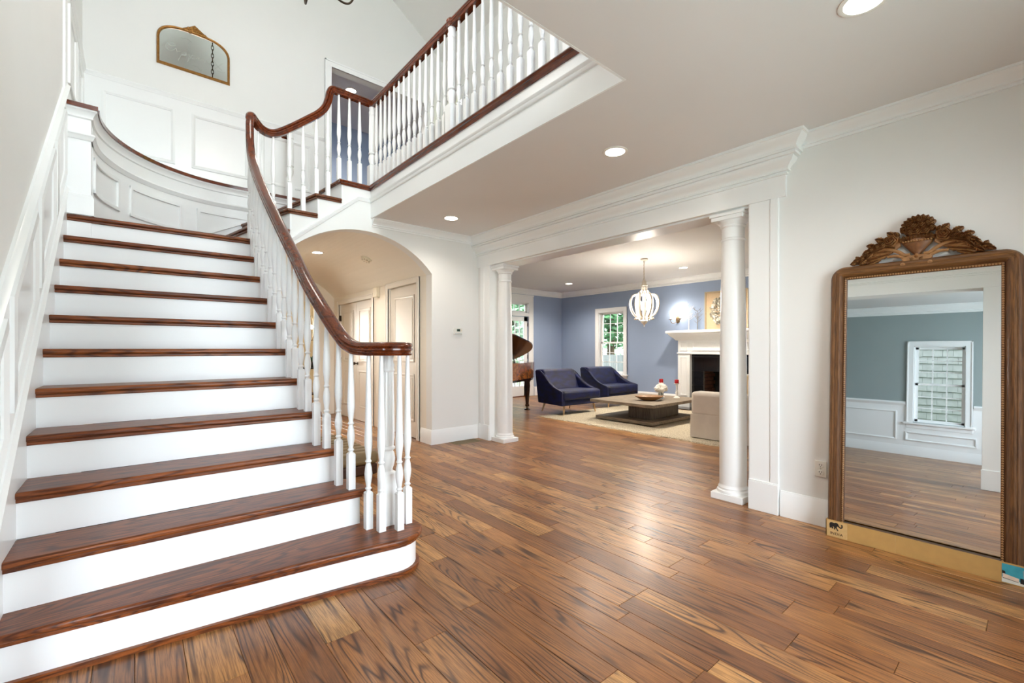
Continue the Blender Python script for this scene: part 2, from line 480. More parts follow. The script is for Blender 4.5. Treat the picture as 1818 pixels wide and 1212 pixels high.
def frame_of(o, u, w):
    """local frame: a along u, b up, c along w (outwards)"""
    o, u, w = Vector(o), Vector(u), Vector(w)
    return lambda p: tuple(o + u * p[0] + Vector((0, 0, 1)) * p[1] + w * p[2])
def wall_cells(g, u0, u1, z0, z1, t0, t1, holes):
    """wall in the local frame (a, up, thickness) with rectangular holes (a0,a1,z0,z1)"""
    us = sorted({u0, u1, *[h[0] for h in holes], *[h[1] for h in holes]})
    zs = sorted({z0, z1, *[h[2] for h in holes], *[h[3] for h in holes]})
    for a, b in zip(us, us[1:]):
        for c, d in zip(zs, zs[1:]):
            m = ((a+b)/2, (c+d)/2)
            if any(h[0] < m[0] < h[1] and h[2] < m[1] < h[3] for h in holes): continue
            g.box(a, b, c, d, t0, t1)
    return g
def picture_frame(g, u0, u1, z0, z1, w=0.02, d=0.012, w0=0.0):
    """raised panel moulding in the local frame (a, up, out): four mitred bars with a ridge"""
    out = [(u0, z0), (u1, z0), (u1, z1), (u0, z1)]
    inn = [(u0+w, z0+w), (u1-w, z0+w), (u1-w, z1-w), (u0+w, z1-w)]
    mid = [((a[0]+b[0])/2, (a[1]+b[1])/2) for a, b in zip(out, inn)]
    L = [[g.P((p[0], p[1], w0 + dd)) for p in q] for q, dd in ((out, 0), (out, d*0.7), (mid, d), (inn, d*0.45), (inn, 0))]
    for A, B in zip(L, L[1:]):
        for k in range(4): g.face([A[k], A[(k+1) % 4], B[(k+1) % 4], B[k]])
    return g
# ================================================================ SETTING
H = 2.68            # foyer ceiling
F2 = 3.04           # upper floor
XR = 3.567          # face of the foyer's right wall
XRB = 3.81          # its living-room face
YB = 4.93           # face of the arched wall
XF = 2.06           # balcony fascia
YE = 1.494          # edge of the ceiling towards the stairwell
XL = -0.39          # stair-side face of the left wall
YFAR = 6.2          # upper far wall
LX, LY, LH = 8.9, 8.45, 2.71   # living room
DX = -3.7           # dining room outer wall
YFRONT = -1.2

# ---- floor with one object per board
floor = G().box(-3.85, 9.05, -1.6, 12.0, -0.12, -0.010).build('floor', 'dark_gap', kind='structure',
    label='brown oak plank floor running through the foyer and living room')
def board(g, x0, x1, y0, y1, e=0.0006, ch=0.0016):
    x0 += e; x1 -= e; y0 += e; y1 -= e
    lv = [(0, -0.010), (0, -ch), (ch, 0)]
    rings = [[g.P(p) for p in ((x0+i, y0+i, z), (x1-i, y0+i, z), (x1-i, y1-i, z), (x0+i, y1-i, z))] for i, z in lv]
    for A, B in zip(rings, rings[1:]):
        for k in range(4): g.face([A[k], A[(k+1) % 4], B[(k+1) % 4], B[k]])
    g.face(rings[-1])
    return 9
def seen_rank(x, y):
    d = x * sin(YAW) + y * cos(YAW); r = x * cos(YAW) - y * sin(YAW)
    if d < 0.9: return 1e9
    px = 909 + 796 * r / d; py = 619 + 796 * 1.2 / d
    if not (-60 < px < 1880 and py < 1260): return 1e8 + d
    if x < 0.75 and y > 2.5: return 1e8
    if y > 5.0 and x < 3.6 and not (1.1 < x < 2.9): return 1e8
    if x > XRB and (y < 1.5 and px > 1340): return 1e8
    if px > 1335 and x > 3.6: return 1e8
    return d
boards = []
rr = random.Random(11)
x = -3.72
while x < 8.92:
    W = rr.choice([0.10, 0.122, 0.122, 0.15, 0.172])
    y = -1.55 - rr.random() * 1.2
    while y < 11.8:
        L = rr.choice([0.42, 0.62, 0.8, 0.95, 1.1, 1.3, 1.5]) * (0.9 + 0.2 * rr.random())
        y2 = min(y + L, 11.9)
        cy = (y + y2) / 2; cx = x + W / 2
        keep = True
        if x > XRB - 0.1 and (cy < 0.2 or y > LY): keep = False
        if x < -0.45 and y > 3.5: keep = False
        if -0.4 < x < 0.7 and y > 2.6: keep = False
        if y > 8.6 and x > 3.6: keep = False
        if keep: boards.append((min(seen_rank(cx, y + 0.1 * L), seen_rank(cx, cy), seen_rank(cx, y2 - 0.1 * L)), x, W, y, y2, rr.random()))
        y = y2
    x += W
boards.sort()
for rank, x, W, y, y2, v in boards[:300]:
    g = G(); n = board(g, x, x + W, y, y2)
    g.build('plank', 'oak', parent=floor, sharp=0, attr=v)
g = G(); vals = []
for rank, x, W, y, y2, v in boards[300:]:
    vals += [v] * board(g, x, x + W, y, y2)
g.build('plank_field', 'oak', parent=floor, sharp=0, attr=vals, kind='stuff')

# ---- walls
def R(*a): return struct(*a)
g = G()
g.box(XR, XRB, YFRONT, 1.43, 0, H); g.box(XR, XRB, 1.43, 4.68, 2.29, H); g.box(XR, XRB, 4.68, YB, 0, H)
struct(g, 'wall_right', 'wall', 'white wall holding the wide columned opening')
# arched wall: slab with a segmental arch, stepped top under the upper flight
AC, AHW, ASP, AR = 1.99, 0.86, 2.136, 0.394
ARAD = (AHW**2 + AR**2) / (2 * AR)
def arch_z(x): return ASP + AR - ARAD + sqrt(max(0, ARAD**2 - (x - AC)**2))
g = G()
NA = 24
xs = [AC - AHW + 2 * AHW * k / NA for k in range(NA + 1)]
def top_z(x):
    return 2.168 if x < 0.914 else 2.378 if x < 1.214 else 2.588 if x < 1.484 else 2.798 if x < 1.734 else F2 - 0.034 if x < XF else H
def slab_cols(cols, y0, y1):
    for a, b, zb0, zb1 in cols:
        zt = top_z((a + b) / 2)
        g.prism([(a, zb0), (b, zb1), (b, zt), (a, zt)], y0, y1, 'y')
brk = sorted(set(xs + [0.86, 0.914, 1.214, 1.484, 1.734, XF, 2.85, XRB]))
cols = []
for a, b in zip(brk, brk[1:]):
    if b - a < 1e-6: continue
    if a >= AC - AHW - 1e-6 and b <= AC + AHW + 1e-6: cols.append((a, b, arch_z(a), arch_z(b)))
    else: cols.append((a, b, 0, 0))
slab_cols(cols, YB, YB + 0.14)
struct(g, 'wall_back', 'wall', 'white wall with a wide segmental arch under the upper stair flight')
# vaulted passage behind the arch
g = G()
for a, b in zip(xs, xs[1:]):
    g.prism([(a, arch_z(a)), (b, arch_z(b)), (b, arch_z(b) + 0.05), (a, arch_z(a) + 0.05)], YB + 0.14, 8.5, 'y')
struct(g, 'ceiling_vault', 'beige', 'barrel vaulted ceiling of the passage behind the arch')
HX = AC + AHW
# passage walls: the door wall on the right with holes for the doors
fr = frame_of((HX, 0, 0), (0, 1, 0), (1, 0, 0))
g = wall_cells(G(fr), YB + 0.14, 8.5, 0, 2.2, 0, 0.11, [(5.31, 6.17, 0, 2.07), (6.77, 8.21, 0, 1.99)])
struct(g, 'wall_passage_right', 'beige', 'cream passage wall holding the closet doors')
g = G().box(AC - AHW - 0.1, AC - AHW, YB + 0.14, 8.5, 0, 2.2)
struct(g, 'wall_passage_left', 'beige', 'cream wall closing the passage under the stair')
fr = frame_of((0, 8.5, 0), (1, 0, 0), (0, 1, 0))
g = wall_cells(G(fr), 0.2, 3.8, 0, 2.7, 0, 0.12, [(1.35, 2.52, 0, 2.05)])
struct(g, 'wall_passage_end', 'beige', 'cream wall at the far end of the passage')
g = G().box(HX + 0.11, XRB, YB + 0.14, 8.5, 0, 0.01); 
# kitchen beyond the passage
g = wall_cells(G(frame_of((0, 11.6, 0), (1, 0, 0), (0, 1, 0))), -0.5, 3.9, 0, 2.75, 0, 0.1, [(0.8, 2.4, 0.9, 2.1)]); g.frame = None; g.box(-0.6, -0.5, 8.62, 11.7, 0, 2.75); g.box(3.9, 4.0, 8.62, 11.7, 0, 2.75)
struct(g, 'wall_kitchen', 'warm_wall', 'warm cream walls of the room beyond the passage')
struct(G().box(-0.6, 4.0, 8.5, 11.7, 2.7, 2.78), 'ceiling_kitchen', 'ceiling', 'ceiling of the room beyond the passage')
# left wall: dining opening between y 0.44 and 2.0, then the tall stair wall
g = G()
g.box(XL - 0.2, XL, YFRONT, 0.44, 0, H); g.box(XL - 0.2, XL, 0.44, 2.02, 2.29, H); g.box(XL - 0.2, XL, 2.02, YFAR + 0.12, 0, H)
g.box(XL - 0.2, XL, YFRONT, YFAR + 0.12, H, 7.6)
struct(g, 'wall_left', 'wall', 'tall white wall along the left of the staircase')
fr = frame_of((0, YFAR, 0), (1, 0, 0), (0, 1, 0))
g = wall_cells(G(fr), XL - 0.2, 4.0, 2.9, 7.9, 0, 0.12, [(2.04, 3.47, F2, 5.0)])
struct(g, 'wall_upper_far', 'wall', 'white upper wall carrying the arched gold mirror')
fr = frame_of((3.8, 0, 0), (0, 1, 0), (1, 0, 0))
g = wall_cells(G(fr), YFRONT, YFAR, F2, 6.0, 0, 0.12, [(5.66, 6.16, F2, 5.1)])
struct(g, 'wall_upper_right', 'wall', 'white upper landing wall behind the balcony balusters')
fr = frame_of((0, YFRONT, 0), (1, 0, 0), (0, -1, 0))
g = wall_cells(G(fr), XL - 0.2, 3.95, 0, 7.9, 0, 0.14, [(0.55, 2.55, 0, 2.35), (-0.3, 2.3, 3.7, 5.7)])
struct(g, 'wall_front', 'wall', 'white front entrance wall behind the viewpoint')
# ceilings
g = G(); g.box(XF + 0.014, XRB, YFRONT, YB, H, H + 0.05); g.box(XL, XF + 0.014, YFRONT, YE - 0.014, H, H + 0.05)
struct(g, 'ceiling', 'ceiling', 'flat foyer ceiling under the balcony')
g = G(); zc = lambda x: 6.35 - 0.68 * (x - 2.93)
g.prism([(0.9, zc(0.9)), (4.0, zc(4.0)), (4.0, zc(4.0) + 0.1), (0.9, zc(0.9) + 0.1)], YFRONT - 0.14, YFAR + 0.12, 'y')
g.prism([(XL - 0.2, zc(0.9) - 0.68 * 1.49), (0.9, zc(0.9)), (0.9, zc(0.9) + 0.1), (XL - 0.2, zc(0.9) - 0.68 * 1.49 + 0.1)], YFRONT - 0.14, YFAR + 0.12, 'y')
struct(g, 'ceiling_upper', 'wall', 'sloping white ceiling high over the stairwell')
# upper floor slabs (balcony, landing, ledge behind the curved wall)
g = G(); g.box(XF + 0.014, 3.95, YFRONT, YB - 0.002, H + 0.05, F2 - 0.035); g.box(XL, XF + 0.014, YFRONT, YE - 0.014, H + 0.05, F2 - 0.035)
g.box(1.74, 3.95, YB + 0.14, YFAR, 2.72, F2 - 0.035)
struct(g, 'floor_upper', 'wall', 'thick edge of the upper landing floor')
g = G(); g.box(XF + 0.1, 3.8, YFRONT, YB + 0.1, F2 - 0.034, F2); g.box(XL, XF + 0.1, YFRONT, YE - 0.1, F2 - 0.034, F2); g.box(1.76, 3.8, YB + 0.1, YFAR, F2 - 0.034, F2)
struct(g, 'floor_upper_boards', 'tread_y', 'stained wood floor of the upper landing')
# room behind the upper doorway
g = G(); g.box(1.2, 1.3, YFAR + 0.12, 8.2, F2, 5.3); g.box(1.2, 4.4, 8.1, 8.2, F2, 5.3); g.box(4.3, 4.4, YFAR + 0.12, 8.2, F2, 5.3)
struct(g, 'wall_upper_room', 'blue', 'blue walls of the upstairs room')
struct(G().box(1.2, 4.4, YFAR + 0.12, 8.2, 5.2, 5.3), 'ceiling_upper_room', 'ceiling', 'grey shaded ceiling of the upstairs room')
struct(G().box(1.2, 4.4, YFAR, 8.2, F2 - 0.1, F2), 'floor_upper_room', 'tread_y', 'wood floor of the upstairs room')
g = G(); g.box(5.2, 5.3, 4.8, 6.4, F2, 5.6); g.box(3.92, 5.3, 4.7, 4.8, F2, 5.6)
struct(g, 'wall_upper_closet', 'yellow', 'yellow green wall glimpsed through the upper side doorway')
struct(G().box(3.92, 5.3, 4.7, 6.4, 5.6, 5.7), 'ceiling_upper_closet', 'ceiling', 'ceiling of the small yellow upstairs room')

# living room shell
fr = frame_of((LX, 0, 0), (0, 1, 0), (1, 0, 0))
LW1, LW2 = (6.43, 7.17, 0.6, 2.10), (1.2, 1.95, 0.6, 2.10)
g = wall_cells(G(fr), 0.2, LY + 0.15, 0, LH, 0, 0.15, [LW1, LW2, (3.3, 4.66, 0.0, 1.02)])
struct(g, 'wall_living_far', 'blue', 'blue living room wall with the white mantel')
fr = frame_of((0, LY, 0), (1, 0, 0), (0, 1, 0))
FD = (6.86, 7.68, 0.0, 2.02); FT = (6.86, 7.68, 2.10, 2.36)
g = wall_cells(G(fr), 3.6, LX + 0.15, 0, LH, 0, 0.15, [FD, FT])
struct(g, 'wall_living_end', 'blue', 'blue living room end wall with the glazed door')
struct(G().box(XRB, LX, 0.05, 0.2, 0, LH), 'wall_living_near', 'blue', 'blue living room wall out of sight beside the opening')
struct(G().box(XRB - 0.02, XRB, YB, LY, 0, LH), 'wall_living_side', 'blue', 'blue living room wall beside the piano')
struct(G().box(XRB - 0.03, LX + 0.15, 0.05, LY + 0.15, LH, LH + 0.1), 'ceiling_living', 'ceiling', 'white living room ceiling')

# dining room shell (seen in the leaning mirror)
fr = frame_of((DX, 0, 0), (0, 1, 0), (-1, 0, 0))
DW = (0.84, 1.50, 0.60, 1.95)
g = wall_cells(G(fr), -1.5, 3.5, 0, H, 0, 0.15, [DW])
struct(g, 'wall_dining_outer', 'grey_green', 'slate grey dining room wall reflected in the leaning mirror')
fr = frame_of((0, -1.5, 0), (1, 0, 0), (0, -1, 0))
g = wall_cells(G(fr), DX - 0.15, XL, 0, H, 0, 0.15, [(-2.95, -1.05, 0.6, 2.2)])
struct(g, 'wall_dining_front', 'grey_green', 'slate grey dining room front wall')
struct(G().box(DX - 0.15, XL - 0.2, 3.5, 3.6, 0, H), 'wall_dining_end', 'grey_green', 'slate grey dining room end wall')
struct(G().box(DX - 0.15, XL - 0.19, -1.65, 3.6, H, H + 0.1), 'ceiling_dining', 'ceiling', 'white dining room ceiling')
struct(G().box(XL - 0.2, XL, -1.65, YFRONT, 0, H), 'wall_dining_return', 'wall', 'short white wall beside the front door')

# ---- mouldings
CROWN = [(0, 0), (0.078, 0), (0.078, -0.014), (0.068, -0.016), (0.062, -0.026), (0.046, -0.038), (0.030, -0.050), (0.022, -0.064), (0.028, -0.066), (0.028, -0.074), (0.014, -0.076), (0.014, -0.092), (0, -0.092)]
BASE = [(0, 0), (0.018, 0), (0.018, 0.142), (0.014, 0.150), (0.014, 0.162), (0.008, 0.172), (0.006, 0.182), (0, 0.182)]
ENT = [(0, 2.29), (0.022, 2.29), (0.022, 2.440), (0.038, 2.440), (0.038, 2.452), (0.030, 2.456), (0.030, 2.462), (0.050, 2.462), (0.050, 2.472), (0.044, 2.476), (0.050, 2.490), (0.064, 2.506), (0.082, 2.520), (0.092, 2.538), (0.092, 2.546), (0.086, 2.550), (0.112, 2.550), (0.112, 2.568), (0.106, 2.572), (0.124, 2.572), (0.124, 2.588), (0.118, 2.592), (0.122, 2.604), (0.134, 2.624), (0.152, 2.638), (0.166, 2.652), (0.170, 2.660), (0.182, 2.660), (0.182, 2.68), (0, 2.68)]
g = G().sweep([(XR, YB, 0), (XR, 1.205, 0), (XR + 0.1, 1.205, 0)], ENT, side=1)
struct(g, 'trim_1', 'trim', 'white entablature with deep crown over the columned opening')
g = G().sweep([(XR, 1.18, H), (XR, YFRONT, H)], CROWN, side=1)
struct(g, 'trim_2', 'trim', 'white crown moulding above the leaning mirror')
g = G().sweep([(XF + 0.012, YB, H), (XR, YB, H)], CROWN, side=1)
struct(g, 'trim_3', 'trim', 'white crown moulding on the arched wall')
g = G().sweep([(XR, 1.22, 0), (XR, YFRONT, 0)], BASE, side=1)
struct(g, 'baseboard_right', 'trim', 'white baseboard behind the leaning mirror')
g = G().sweep([(HX, 5.2, 0), (HX, YB, 0), (XR, YB, 0), (XR, 4.9, 0)], BASE, side=1)
struct(g, 'baseboard_back', 'trim', 'white baseboard of the arched wall')
# pilasters of the columned opening
def pilaster(name, y0, y1, label, plinth=True):
    g = G()
    g.box(XR - 0.016, XR + 0.05, y0, y1, 0.2, 2.29)
    g.box(XR - 0.022, XR + 0.05, y0 - 0.004, y0 + 0.05, 0.2, 2.29)
    g.box(XR - 0.030, XR + 0.05, y0 - 0.006, y1 + 0.002, 0, 0.215)
    g.box(XR - 0.026, XR + 0.05, y0 - 0.005, y1 + 0.001, 0.215, 0.224)
    struct(g, name, 'trim', label, bevel=0.003)
pilaster('trim_4', 1.235, 1.432, 'white flat pilaster beside the near column')
g = G(); g.box(XR - 0.016, XR + 0.05, 4.675, 4.86, 0.2, 2.29); g.box(XR - 0.026, XR + 0.05, 4.672, 4.90, 0, 0.2); g.box(XR - 0.022, XR + 0.05, 4.78, 4.86, 0.2, 2.29)
struct(g, 'trim_5', 'trim', 'white flat pilaster beside the far column', bevel=0.003)
# jamb liners
g = G(); g.box(XR - 0.012, XRB + 0.012, 1.43, 1.437, 0, 2.29); g.box(XR - 0.012, XRB + 0.012, 4.667, 4.68, 0, 2.29); g.box(XR + 0.02, XRB + 0.012, 1.43, 4.68, 2.275, 2.29)
struct(g, 'trim_6', 'trim', 'white lining under the beam of the columned opening')
# balcony fascia
g = G(); g.box(XF, XF + 0.013, YE - 0.013, YB - 0.001, H - 0.001, F2 - 0.03); g.box(XL, XF, YE - 0.013, YE, H - 0.001, F2 - 0.03)
struct(g, 'trim_7', 'trim', 'white fascia board of the balcony')
FM = [(0, 2.85), (0.010, 2.853), (0.016, 2.862), (0.016, 2.876), (0.022, 2.882), (0.026, 2.896), (0.014, 2.905), (0, 2.906)]
g = G().sweep([(XL, YE, 0), (XF, YE, 0), (XF, YB, 0)], FM, side=-1)
struct(g, 'trim_8', 'trim', 'white band moulding along the balcony fascia')
RK = [(0, -0.02), (0.012, -0.018), (0.016, -0.006), (0.02, 0.004), (0.024, 0.018), (0.012, 0.026), (0, 0.028)]
g = G().sweep([(0.95, YB, 2.075), (1.917, YB, 2.874), (XF, YB, 2.874)], RK, side=1)
struct(g, 'trim_9', 'trim', 'white raked moulding under the upper stair flight')
NOSE = [(-0.10, -0.032), (0.028, -0.032), (0.036, -0.026), (0.040, -0.016), (0.036, -0.006), (0.028, 0), (-0.10, 0)]
COVE = [(0, -0.052), (0.010, -0.052), (0.014, -0.044), (0.020, -0.032), (0, -0.032)]
g = G().sweep([(XL, YE, F2), (XF, YE, F2), (XF, YB, F2), (1.70, YB, F2)], NOSE, side=-1)
nos = struct(g, 'trim_10', 'rail', 'dark red brown wooden nosing along the balcony edge')
G().sweep([(XL, YE, F2), (XF, YE, F2), (XF, YB, F2), (1.72, YB, F2)], COVE, side=-1).build('cove_molding', 'rail', parent=nos)
# living room crowns, bases
g = G().sweep([(XRB, LY, LH), (LX, LY, LH), (LX, 0.2, LH)], [(a * 1.15, b * 1.5) for a, b in CROWN], side=1)
struct(g, 'trim_11', 'trim', 'white crown moulding of the blue living room')
g = G().sweep([(7.88, LY, 0), (LX, LY, 0), (LX, 5.0, 0)], [(a, b * 1.25) for a, b in BASE], side=1)
struct(g, 'baseboard_living', 'trim', 'white baseboard of the blue living room')

# ---- wainscot of the upper far wall
g = G().sweep([(XL, 4.66, 3.99), (XL, YFAR, 3.99), (1.94, YFAR, 3.99)], [(0, -0.03), (0.012, -0.028), (0.016, -0.016), (0.026, -0.006), (0.030, 0.006), (0.018, 0.014), (0.010, 0.024), (0, 0.026)], side=1)
struct(g, 'trim_12', 'trim', 'white chair rail under the arched gold mirror')
wn_ = G(frame_of((0, YFAR, 0), (1, 0, 0), (0, -1, 0)))
wn_.box(XL, 1.96, F2, 3.965, 0, 0.006)
wf = struct(wn_, 'trim_13', 'trim', 'white panelled wainscot under the arched gold mirror')
for a, b in ((-0.25, 0.35), (0.50, 1.06), (1.2, 1.78)):
    picture_frame(G(frame_of((0, YFAR, 0), (1, 0, 0), (0, -1, 0))), a, b, 3.24, 3.85, 0.035, 0.020, 0.006).build('panel', 'trim', parent=wf)
G(frame_of((0, YFAR, 0), (1, 0, 0), (0, -1, 0))).box(XL, 1.96, F2, F2 + 0.12, 0, 0.02).build('base_board', 'trim', parent=wf)
wl = G(frame_of((XL, 0, 0), (0, 1, 0), (1, 0, 0))); wl.box(4.64, YFAR, F2, 3.965, 0, 0.006)
wf = struct(wl, 'trim_14', 'trim', 'white panelled wainscot beside the curved ledge')
picture_frame(G(frame_of((XL, 0, 0), (0, 1, 0), (1, 0, 0))), 4.82, 5.36, 3.24, 3.85, 0.035, 0.020, 0.006).build('panel', 'trim', parent=wf)
picture_frame(G(frame_of((XL, 0, 0), (0, 1, 0), (1, 0, 0))), 5.48, 6.02, 3.24, 3.85, 0.035, 0.020, 0.006).build('panel', 'trim', parent=wf)
struct(G().box(XL, XL + 0.014, 4.56, 4.65, 2.95, 5.2), 'trim_15', 'trim', 'white vertical corner trim above the stair wall rail')
# upper doorway casing
def casing(name, fr, a0, a1, z0, z1, w, d, label, mat='trim', sill=False):
    g = G(fr)
    for (p, q, r, s_) in ((a0 - w, a0, z0, z1 + w), (a1, a1 + w, z0, z1 + w), (a0, a1, z1, z1 + w)):
        g.box(p, q, r, s_, 0, d * 0.7)
    e = w * 0.22
    for (p, q, r, s_) in ((a0 - w, a0 - w + e, z0, z1 + w), (a1 + w - e, a1 + w, z0, z1 + w), (a0 - w, a1 + w, z1 + w - e, z1 + w)):
        g.box(p, q, r, s_, 0, d)
    for (p, q, r, s_) in ((a0 - e, a0, z0, z1 + e), (a1, a1 + e, z0, z1 + e), (a0, a1, z1, z1 + e)):
        g.box(p, q, r, s_, 0, d * 0.85)
    return struct(g, name, mat, label, bevel=0.002)
casing('trim_16', frame_of((0, YFAR, 0), (1, 0, 0), (0, -1, 0)), 2.04, 3.47, F2, 5.0, 0.085, 0.022, 'white casing of the upstairs doorway')
casing('trim_17', frame_of((3.8, 0, 0), (0, 1, 0), (-1, 0, 0)), 5.66, 6.16, F2, 5.1, 0.07, 0.022, 'white casing of the upper side doorway')
# ================================================================ CURVED WALL AND STAIR
def lerp_table(tab, t):
    if t <= tab[0][0]: return tab[0][1]
    for (a, p), (b, q) in zip(tab, tab[1:]):
        if t <= b: return p + (q - p) * (t - a) / (b - a)
    return tab[-1][1]
CAPZ = 3.03
curve = [(-0.245, 4.66), (-0.245, 4.72)]
for k in range(1, 25):
    a = pi - (pi / 2) * k / 24
    curve.append((0.86 + 1.105 * cos(a), 4.72 + 1.175 * sin(a)))
curve += [(1.1, 5.895), (1.35, 5.895), (1.72, 5.895)]
clen = [0.0]
for a, b in zip(curve, curve[1:]): clen.append(clen[-1] + hypot(b[0]-a[0], b[1]-a[1]))
def cpt(s):
    """point and inward normal (towards the steps) at arc length s"""
    s = min(max(s, 0), clen[-1])
    for k in range(len(curve) - 1):
        if s <= clen[k+1] + 1e-9:
            L = clen[k+1] - clen[k]; t = (s - clen[k]) / L
            a, b = curve[k], curve[k+1]
            def tang(j):
                p, q = curve[max(j-1, 0)], curve[min(j+1, len(curve)-1)]
                d = hypot(q[0]-p[0], q[1]-p[1]); return ((q[0]-p[0])/d, (q[1]-p[1])/d)
            t0, t1 = tang(k), tang(k+1)
            tx, ty = t0[0]*(1-t)+t1[0]*t, t0[1]*(1-t)+t1[1]*t
            d = hypot(tx, ty)
            return a[0]+(b[0]-a[0])*t, a[1]+(b[1]-a[1])*t, ty/d, -tx/d
def strip(g, s0, s1, z0, z1, d0, d1, n=None, nstep=0.06):
    """solid band on the curved wall from arc s0 to s1, between heights (numbers or functions), between inward offsets"""
    n = n or max(1, int((s1 - s0) / nstep)); f = lambda z, s: z(s) if callable(z) else z
    rings = []
    for k in range(n + 1):
        s = s0 + (s1 - s0) * k / n; x, y, nx, ny = cpt(s)
        a, b = f(z0, s), f(z1, s)
        rings.append([g.P((x+nx*d, y+ny*d, z)) for d, z in ((d0, a), (d1, a), (d1, b), (d0, b))])
    for A, B in zip(rings, rings[1:]):
        for j in range(4): g.face([A[j], A[(j+1) % 4], B[(j+1) % 4], B[j]])
    g.face(rings[0][::-1]); g.face(rings[-1]); return g
CL = clen[-1]
cw = strip(G(), 0.13, CL, lambda s: 2.0 if cpt(s)[0] < 0.98 else 2.6, CAPZ - 0.03, -0.08, 0.0)
cw = struct(cw, 'wall_curved', 'trim', 'curved white panelled wall around the stair turn')
g = strip(G(), 0.02, CL, CAPZ - 0.032, CAPZ, -0.1, 0.045); g.build('cap', 'rail_x', parent=cw)
g = G(); g.box(XL, -0.205, 4.615, 4.76, CAPZ - 0.032, CAPZ); g.build('cap', 'rail_x', parent=cw)
def crown_on_curve(z, prof, name):
    g = G()
    ss = [0.0 + CL * k / 70 for k in range(71)]
    rings = []
    for s in ss:
        x, y, nx, ny = cpt(s); rings.append([g.P((x+nx*u, y+ny*u, z+w)) for u, w in prof])
    for A, B in zip(rings, rings[1:]):
        for j in range(len(prof)): g.face([A[j], A[(j+1) % len(prof)], B[(j+1) % len(prof)], B[j]])
    g.face(rings[0][::-1]); g.face(rings[-1])
    return g.build(name, 'trim', parent=cw)
crown_on_curve(CAPZ - 0.032, [(0, 0), (0.036, 0), (0.036, -0.012), (0.026, -0.02), (0.016, -0.04), (0.012, -0.05), (0.012, -0.062), (0, -0.07)], 'cornice')
crown_on_curve(2.80, [(0, 0.024), (0.010, 0.022), (0.020, 0.016), (0.026, 0.004), (0.018, -0.006), (0.014, -0.02), (0.006, -0.03), (0, -0.03)], 'band_molding')
# pier where the curve leaves the stair wall
pier = G(); pier.box(XL, -0.245, 4.66, 4.80, 2.0, CAPZ - 0.03)
pier = pier.build('pier', 'trim', parent=cw, bevel=0.002)
PB = [(XL, 4.66), (-0.245, 4.66), (-0.245, 4.78)]
for z, prof, nm in ((CAPZ - 0.032, [(0, 0), (0.036, 0), (0.036, -0.012), (0.026, -0.02), (0.016, -0.04), (0.012, -0.05), (0.012, -0.062), (0, -0.07)], 'cornice'),
                    (2.80, [(0, 0.024), (0.010, 0.022), (0.020, 0.016), (0.026, 0.004), (0.018, -0.006), (0.014, -0.02), (0.006, -0.03), (0, -0.03)], 'band_molding'),
                    (2.205, [(0, 0), (0.016, 0), (0.016, 0.13), (0.01, 0.14), (0.008, 0.155), (0, 0.16)], 'plinth')):
    G().sweep([(p[0], p[1], z) for p in PB], prof, side=1).build(nm, 'trim', parent=pier)
# inner skirt line and panels on the curve
g = strip(G(), 0.06, CL - 0.75, 2.2, 2.34, 0.0, 0.012); g.build('skirt', 'trim', parent=cw)
def curve_panel(s0, s1, z0, z1, w=0.03, d=0.016):
    g = G(); f0 = z0 if callable(z0) else (lambda s: z0)
    f1 = z1 if callable(z1) else (lambda s: z1)
    strip(g, s0, s1, f0, lambda s: min(f0(s) + w, f1(s)), 0, d)
    strip(g, s0, s1, lambda s: max(f1(s) - w, f0(s)), f1, 0, d)
    strip(g, s0, s0 + w, f0, f1, 0, d * 1.05, 1)
    strip(g, s1 - w, s1, f0, f1, 0, d * 1.05, 1)
    return g.build('panel', 'trim', parent=cw, bevel=0.003)
curve_panel(0.14, 0.66, 2.42, 2.70)
curve_panel(0.80, 1.36, 2.42, 2.70)
curve_panel(1.50, 2.10, lambda s: 2.42 + max(0, (s - 1.56)) * 0.52, 2.70)
# ledge top and fill behind the curve
g = G(); lo = [(XL, 4.72)] + [(cpt(CL * k / 40)[0], cpt(CL * k / 40)[1]) for k in range(2, 41)] + [(1.72, YFAR), (XL, YFAR)]
g.prism(lo, CAPZ - 0.06, CAPZ - 0.012, 'z')
struct(g, 'floor_ledge', 'trim', 'white ledge top behind the curved wall')

# ---- the staircase: risers, treads, landing
stair = thing('staircase', (0.3, 3.4, 0), 'curving staircase with white risers and dark oak treads', 'staircase')
YK = [0, 2.26, 2.50, 2.75, 3.00, 3.25, 3.49, 3.73, 3.96, 4.20, 4.42, 4.64]
RISE = 0.2
ZK = [RISE * k for k in range(12)] + [2.41, 2.62, 2.83, F2]
XB_T = [(2.45, 0.985), (2.55, 0.950), (2.69, 0.920), (2.80, 0.895), (2.92, 0.873), (3.05, 0.856), (3.20, 0.848), (3.35, 0.840), (3.6, 0.830), (4.0, 0.815), (4.4, 0.812), (4.7, 0.825), (4.85, 0.835)]
xb = lambda y: lerp_table(XB_T, y)
XS = XL + 0.008
def tread_mesh(name, outline, z, mat='tread', t=0.03):
    o = G().prism(outline, z - t, z, 'z').build(name, mat, parent=stair, bevel=0.011, segs=3)
    return o
